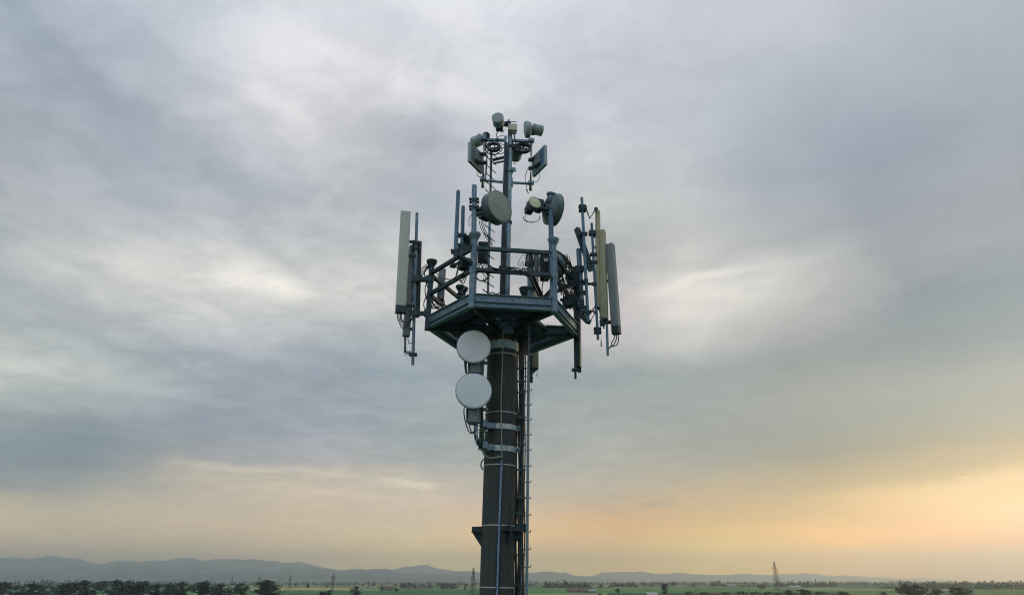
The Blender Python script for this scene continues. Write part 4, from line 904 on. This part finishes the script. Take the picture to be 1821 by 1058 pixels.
SC = [
 ('tall',472,1027,1061,32,'tallest lone tree, standing apart right of the dark row'),
 ('bush',489,1042,1061,24,'low shrub leaning against the tallest lone tree'),
 ('tall',573,1049.5,1064,10,'small upright bush at the bottom, left of the lattice pylon foot'),
 ('round',584,1048.5,1064,14,'small round bush at the bottom, under the lattice pylon'),
 ('round',632,1041.5,1060,18,'small lone round tree in the green field left of the pole'),
 ('bush',790,1035,1046.5,26,'left half of the dark grove left of the pole'),
 ('bush',806,1036,1046,24,'right half of the dark grove left of the pole'),
 ('olive',679,1042,1050,9,'small tree left of the red roofed farmhouse'),
 ('olive',704,1044,1051,9,'small tree right of the red roofed farmhouse'),
 ('tall',547,1036.5,1045,5,'tiny slim tree in the haze between the two middle pylons'),
 ('bush',528,1034.5,1039.5,9,'tiny round tree in the haze left of the middle pylons'),
 ('tall',664,1035.5,1041,5,'tiny hazy tree above the yellow field'),
 ('bush',645,1036,1041,6,'tiny hazy bush left of the tree above the yellow field'),
 ('tall',703,1037,1042,4,'tiny hazy tree far behind the farmhouse'),
 ('round',829,1037,1043,7,'tiny round tree right behind the dark grove'),
 ('ragged',827,1043,1048.5,4,'tiny shrub in front of the pylon next to the pole'),
 ('round',1068,1037.5,1044.5,9,'round hazy tree right of the long tree belt'),
 ('round',1099,1045,1054.5,8,'small lone dark tree in the field right of the pole'),
 ('ragged',1067,1054,1060,6,'tiny dark shrub at the bottom edge right of the barn'),
 ('column',1182,1037,1056,7,'slim columnar poplar right of the pole'),
 ('round',1159,1037.5,1042.5,8,'hazy round tree left of the columnar poplar'),
 ('bush',1197,1033,1041,18,'pale hazy tree clump behind the columnar poplar'),
 ('bush',1243,1033.5,1040,14,'pale hazy tree clump right of the poplar'),
 ('round',1278,1031.5,1039,10,'hazy tree standing above the distant tree line'),
 ('round',1356,1038,1046.5,12,'dark tree left of the large lattice pylon'),
 ('round',1430,1046.5,1064,28,'dark round tree right of the foot of the large pylon'),
 ('bush',1462,1050,1064,28,'low dark tree between the large pylon and the big tree'),
 ('ragged',1403,1048,1062,16,'upright dark shrub at the right foot of the large pylon'),
 ('ragged',1500,1051,1062,20,'sparse shrub on the field right of the low dark tree'),
 ('round',1573,1051,1063,13,'small round tree left of the biggest dark tree'),
 ('olive',1614,1037,1066,34,'biggest dark tree in the right foreground, left half'),
 ('round',1634,1038.5,1066,32,'biggest dark tree in the right foreground, right half'),
 ('ragged',1667,1046,1061,20,'shrub right of the biggest dark tree'),
 ('round',1712,1043,1065,30,'dark tree alone near the right foreground'),
 ('tall',1696,1041,1056,12,'slender tree left of the dark tree near the right foreground'),
 ('bush',1320,1049.5,1062,26,'first dark tree of the hedge left of the large pylon'),
 ('bush',1345,1050.5,1062,24,'second dark tree of the hedge left of the large pylon'),
 ('bush',1368,1050.5,1062,24,'third dark tree of the hedge, nearest the large pylon'),
 ('bush',1385,1051.5,1063,20,'last low tree of the hedge under the large pylon'),
 ('bush',1225,1050,1060,20,'left low bush by the white shed'),
 ('bush',1255,1051,1060,26,'middle low bush right of the white shed'),
 ('bush',1290,1051,1061,22,'right low bush right of the white shed'),
]
for k_, px, yt, yb, w, lb in SC: tree(k_, px, yt, yb, w, lb, GL2)
for p_ in PROTO:
    assert p_ in used, p_

# far tree belts reading as one mass
fr = random.Random(77); fw = MB()
def clump(px, D, h, w, n):
    q = P(px, 1034, D)
    for j in range(n):
        a = fr.uniform(0, 6.283); r = fr.random()**.5; z = fr.random()**.8
        e = math.sqrt(max(0, 1-(z*.95)**2)); p = V((q.x+math.cos(a)*r*e*w/2, D+math.sin(a)*r*e*w/2, z*h*(.75+.3*math.sin(a*2+px))))
        n_ = V((fr.gauss(0,1), fr.gauss(0,1), fr.gauss(.5,1))).normalized(); x, y, _ = frame(n_); s_ = fr.uniform(.10,.2)*h
        fw.add([p-x*s_-y*s_*.4, p+x*s_*.3-y*s_*.9, p+x*s_+y*s_*.3, p-x*s_*.2+y*s_], [(0,1,2,3)])
for i in range(1500):                             # scattered over the plain, thickening to the horizon
    D = 1500*(6.2)**fr.random(); px = fr.uniform(-120, 1940)
    if D < 2300 and fr.random() < .6: continue
    clump(px, D, fr.uniform(5,15), fr.uniform(8,34), 16)
for px0, px1, yb, h, n in ((970,1052,1044.5,11,60),(1085,1135,1043.5,9,34),(715,768,1045.5,9,36),(0,330,1041,15,90),(330,470,1040,11,40),(1330,1480,1042.5,12,60),(1480,1600,1041,11,46),(1600,1830,1043.5,12,110),(1640,1830,1047,10,70),(1250,1300,1042.5,9,20),(560,640,1040,9,30),(1130,1340,1039,13,80),(1400,1821,1038.5,14,150),(880,1130,1038.5,12,90),(480,850,1038.5,10,110),(1560,1660,1047,8,24)):
    D = dist_of(yb)
    for i in range(n): clump(fr.uniform(px0,px1), D*fr.uniform(.95,1.08), h*fr.uniform(.6,1.15), h*fr.uniform(.9,2.2), 18)
tag(fw.build('distant_trees', LEAF2), 'distant belts of trees and hedges thickening to the horizon', 'trees', kind='stuff')

# ------------------------------------------------------------------ pylons
def pylon(px, y_top, y_base, label, arms, rz, thick):
    D = dist_of(y_base); q = P(px, y_base, D); H = P(px, y_top, D).z; t = thing('lattice_pylon', label, 'pylon', (q.x, q.y, 0), 'lattice power pylons on the plain')
    o = V((q.x, q.y, 0)); ca, sa = math.cos(rz), math.sin(rz); T = lambda x, y, z: o+V((x*ca-y*sa, x*sa+y*ca, z))
    bw = H*.10; half = lambda z: bw*(1-z/H)**.8*.9+H*.006
    lv = [0,.14,.27,.39,.5,.6,.69,.77,.84,.9,.95,1.0]; k = MB()
    for s1 in (-1,1):
        for s2 in (-1,1):
            for a, b_ in zip(lv, lv[1:]): k.bar(T(s1*half(a*H),s2*half(a*H),a*H), T(s1*half(b_*H),s2*half(b_*H),b_*H), thick, thick)
    for a, b_ in zip(lv, lv[1:]):
        za, zb_ = a*H, b_*H; A, B = half(za), half(zb_)
        for f in range(4):
            g = lambda u, r, z: T(*((u*r, -r, z) if f == 0 else (u*r, r, z) if f == 1 else (-r, u*r, z) if f == 2 else (r, u*r, z)))
            k.bar(g(-1,A,za), g(1,B,zb_), thick*.6, thick*.6); k.bar(g(1,A,za), g(-1,B,zb_), thick*.6, thick*.6); k.bar(g(-1,B,zb_), g(1,B,zb_), thick*.6, thick*.6)
    k.build('lattice_tower', PYL, t)
    for z, ln_, side in arms:
        zz = z*H; k = MB(); h_ = half(zz)
        for s_ in side:
            tipp = T(s_*ln_*H, 0, zz)
            for dy in (-1,1): k.bar(T(s_*h_,dy*h_,zz), tipp, thick*.7, thick*.7); k.bar(T(s_*h_*.9,dy*h_*.9,zz+.045*H), tipp, thick*.6, thick*.6)
            for u in (.35,.65): k.bar(T(s_*(h_+(ln_*H-h_)*u),0,zz), T(s_*(h_+(ln_*H-h_)*(u-.15)),0,zz+.045*H*(1-u)), thick*.5, thick*.5)
        if len(side) == 2: k.bar(T(-ln_*H*.9,0,zz), T(ln_*H*.9,0,zz), thick*.4, thick*.4)
        ca_ = k.build('cross_arm', PYL, t)
        k = MB()
        for s_ in side: tipp = T(s_*ln_*H, 0, zz); k.cyl(tipp, tipp-UP*.065*H, thick*.55, n=6)
        k.build('insulator', PYL, ca_)
ARM3 = ((.72,.115,(-1,)),(.60,.14,(1,-1)),(.84,.10,(-1,1)))
pylon(1383.5,997.5,1050.5,'large lattice pylon right of the tower, standing clear above the horizon', ((.74,.15,(-1,1)),(.60,.13,(1,)),(.45,.13,(1,-1))), .5, .24)
pylon(841,1008.5,1057,'lattice pylon directly left of the pole', ((.66,.115,(-1,1)),(.78,.09,(-1,1)),(.56,.12,(-1,1))), .9, .20)
pylon(590.5,1018.5,1052,'lattice pylon above the two small bushes at the bottom', ((.70,.12,(-1,1)),(.82,.10,(-1,1))), .3, .26)
pylon(514,1020,1047,'lattice pylon between the tallest lone tree and the next pylon', ((.72,.13,(-1,1)),(.85,.10,(-1,1))), .2, .22)
pylon(460,1023,1043,'faint small pylon just left of the tallest lone tree', ((.72,.13,(-1,1)),(.85,.10,(-1,1))), .2, .24)
pylon(411,1022,1041.5,'faint distant pylon above the right end of the dark row', ((.72,.13,(-1,1)),), .1, .28)
pylon(374,1023,1041,'faint distant pylon above the narrow upright tree', ((.72,.13,(-1,1)),), .4, .25)

# ------------------------------------------------------------------ farm buildings
def house(name, label, px, y_base, wpx, hpx, depth, mw, mr, rz=0.0, roof_k=.45, windows=3):
    D = dist_of(y_base); q = P(px, y_base, D); sc = F_PX/(D*1.09); w, h = wpx/sc, hpx/sc; wl = h*(1-roof_k); d = depth
    t = thing(name, label, 'building', (q.x, q.y, 0), 'farm buildings on the plain'); o = V((q.x, q.y, 0)); x = V((math.cos(rz), math.sin(rz), 0)); y = V((-x.y, x.x, 0))
    k = MB(); k.obox(o+UP*wl/2, x, y, UP, w, d, wl)
    for s_ in (-1,1):
        e = x*(s_*w/2); k.add([o+e-y*d/2+UP*wl, o+e+y*d/2+UP*wl, o+e+UP*h], [(0,1,2)])
    wall = k.build('wall', mw, t)
    k = MB(); ov = .5
    for s_ in (-1,1):
        a = o+UP*(wl-.15)+y*(s_*(d/2+ov)); b_ = o+UP*h
        k.add([a-x*(w/2+ov), a+x*(w/2+ov), b_+x*(w/2+ov), b_-x*(w/2+ov)]+[p+UP*.25 for p in (a-x*(w/2+ov), a+x*(w/2+ov), b_+x*(w/2+ov), b_-x*(w/2+ov))], [(3,2,1,0),(4,5,6,7),(0,1,5,4),(1,2,6,5),(2,3,7,6),(3,0,4,7)])
    k.build('roof', mr, t)
    for j in range(windows):
        k = MB(); k.obox(o-y*(d/2+.02)+x*((j+.5)/windows-.5)*w*.85+UP*wl*.5, x, y, UP, min(1.6,w/windows*.4), .08, wl*.4); k.build('window', WIN, t)
house('farmhouse', 'red roofed farmhouse between two small trees in the fields', 691, 1050.5, 15, 6.5, 10, WALL, ROOF, .1)
house('barn', 'long low brown barn in the field right of the pole', 1030, 1053.2, 36, 6.0, 14, WALL, ROOF, .03, .6, 6)
house('shed', 'small white shed at the right end of the long barn', 1053, 1053.4, 11, 4, 8, WALL, ROOFG, .0, .4, 2)
house('white_shed', 'white roofed shed at the bottom edge left of the columnar poplar', 1159, 1060, 15, 5.5, 10, WALL, ROOFG, .0, .6, 3)
house('greenhouse', 'long pale roofed shed just right of the large pylon', 1413, 1045.2, 17, 3.4, 14, ROOFG, ROOFG, .1, .6, 4)
house('warehouse', 'pale distant warehouse right of the columnar poplar', 1301, 1042.6, 12, 3.0, 20, WALL, ROOFG, -.4, .4, 3)
house('hamlet_house', 'low farm building in the haze left of the dark grove', 750, 1046.5, 15, 3.6, 12, WALL, ROOF, .2, .5, 3)
house('hamlet_house', 'small farm building left of the low hazy farm building', 729, 1046.5, 11, 3.4, 12, WALL, ROOF, -.1, .5, 3)
house('hamlet_house', 'white house in the haze just right of the ladder', 948, 1040.5, 6, 3.4, 16, WALL, ROOFG, .1, .4, 2)
house('hamlet_house', 'pale low house among the trees at the bottom right of the poplar', 1268, 1058, 15, 4, 10, WALL, ROOF, .1, .5, 3)

# ------------------------------------------------------------------ haze
hz = MB(); hz.add([(x, y, z) for z in (-9.5, 590) for y in (-18500, 18500) for x in (-18500, 18500)], [(0,2,3,1),(4,5,7,6),(0,1,5,4),(2,6,7,3),(0,4,6,2),(1,3,7,5)])
hm = bpy.data.materials.new('haze'); hm.use_nodes = True; t = hm.node_tree; t.nodes.clear()
vo = t.nodes.new('ShaderNodeVolumePrincipled'); vo.inputs['Color'].default_value = (.83,.97,1.0,1); vo.inputs['Density'].default_value = 1.35e-4; vo.inputs['Anisotropy'].default_value = .62
ou = t.nodes.new('ShaderNodeOutputMaterial'); t.links.new(vo.outputs[0], ou.inputs['Volume'])
tag(hz.build('haze', hm), None, None, kind='stuff')
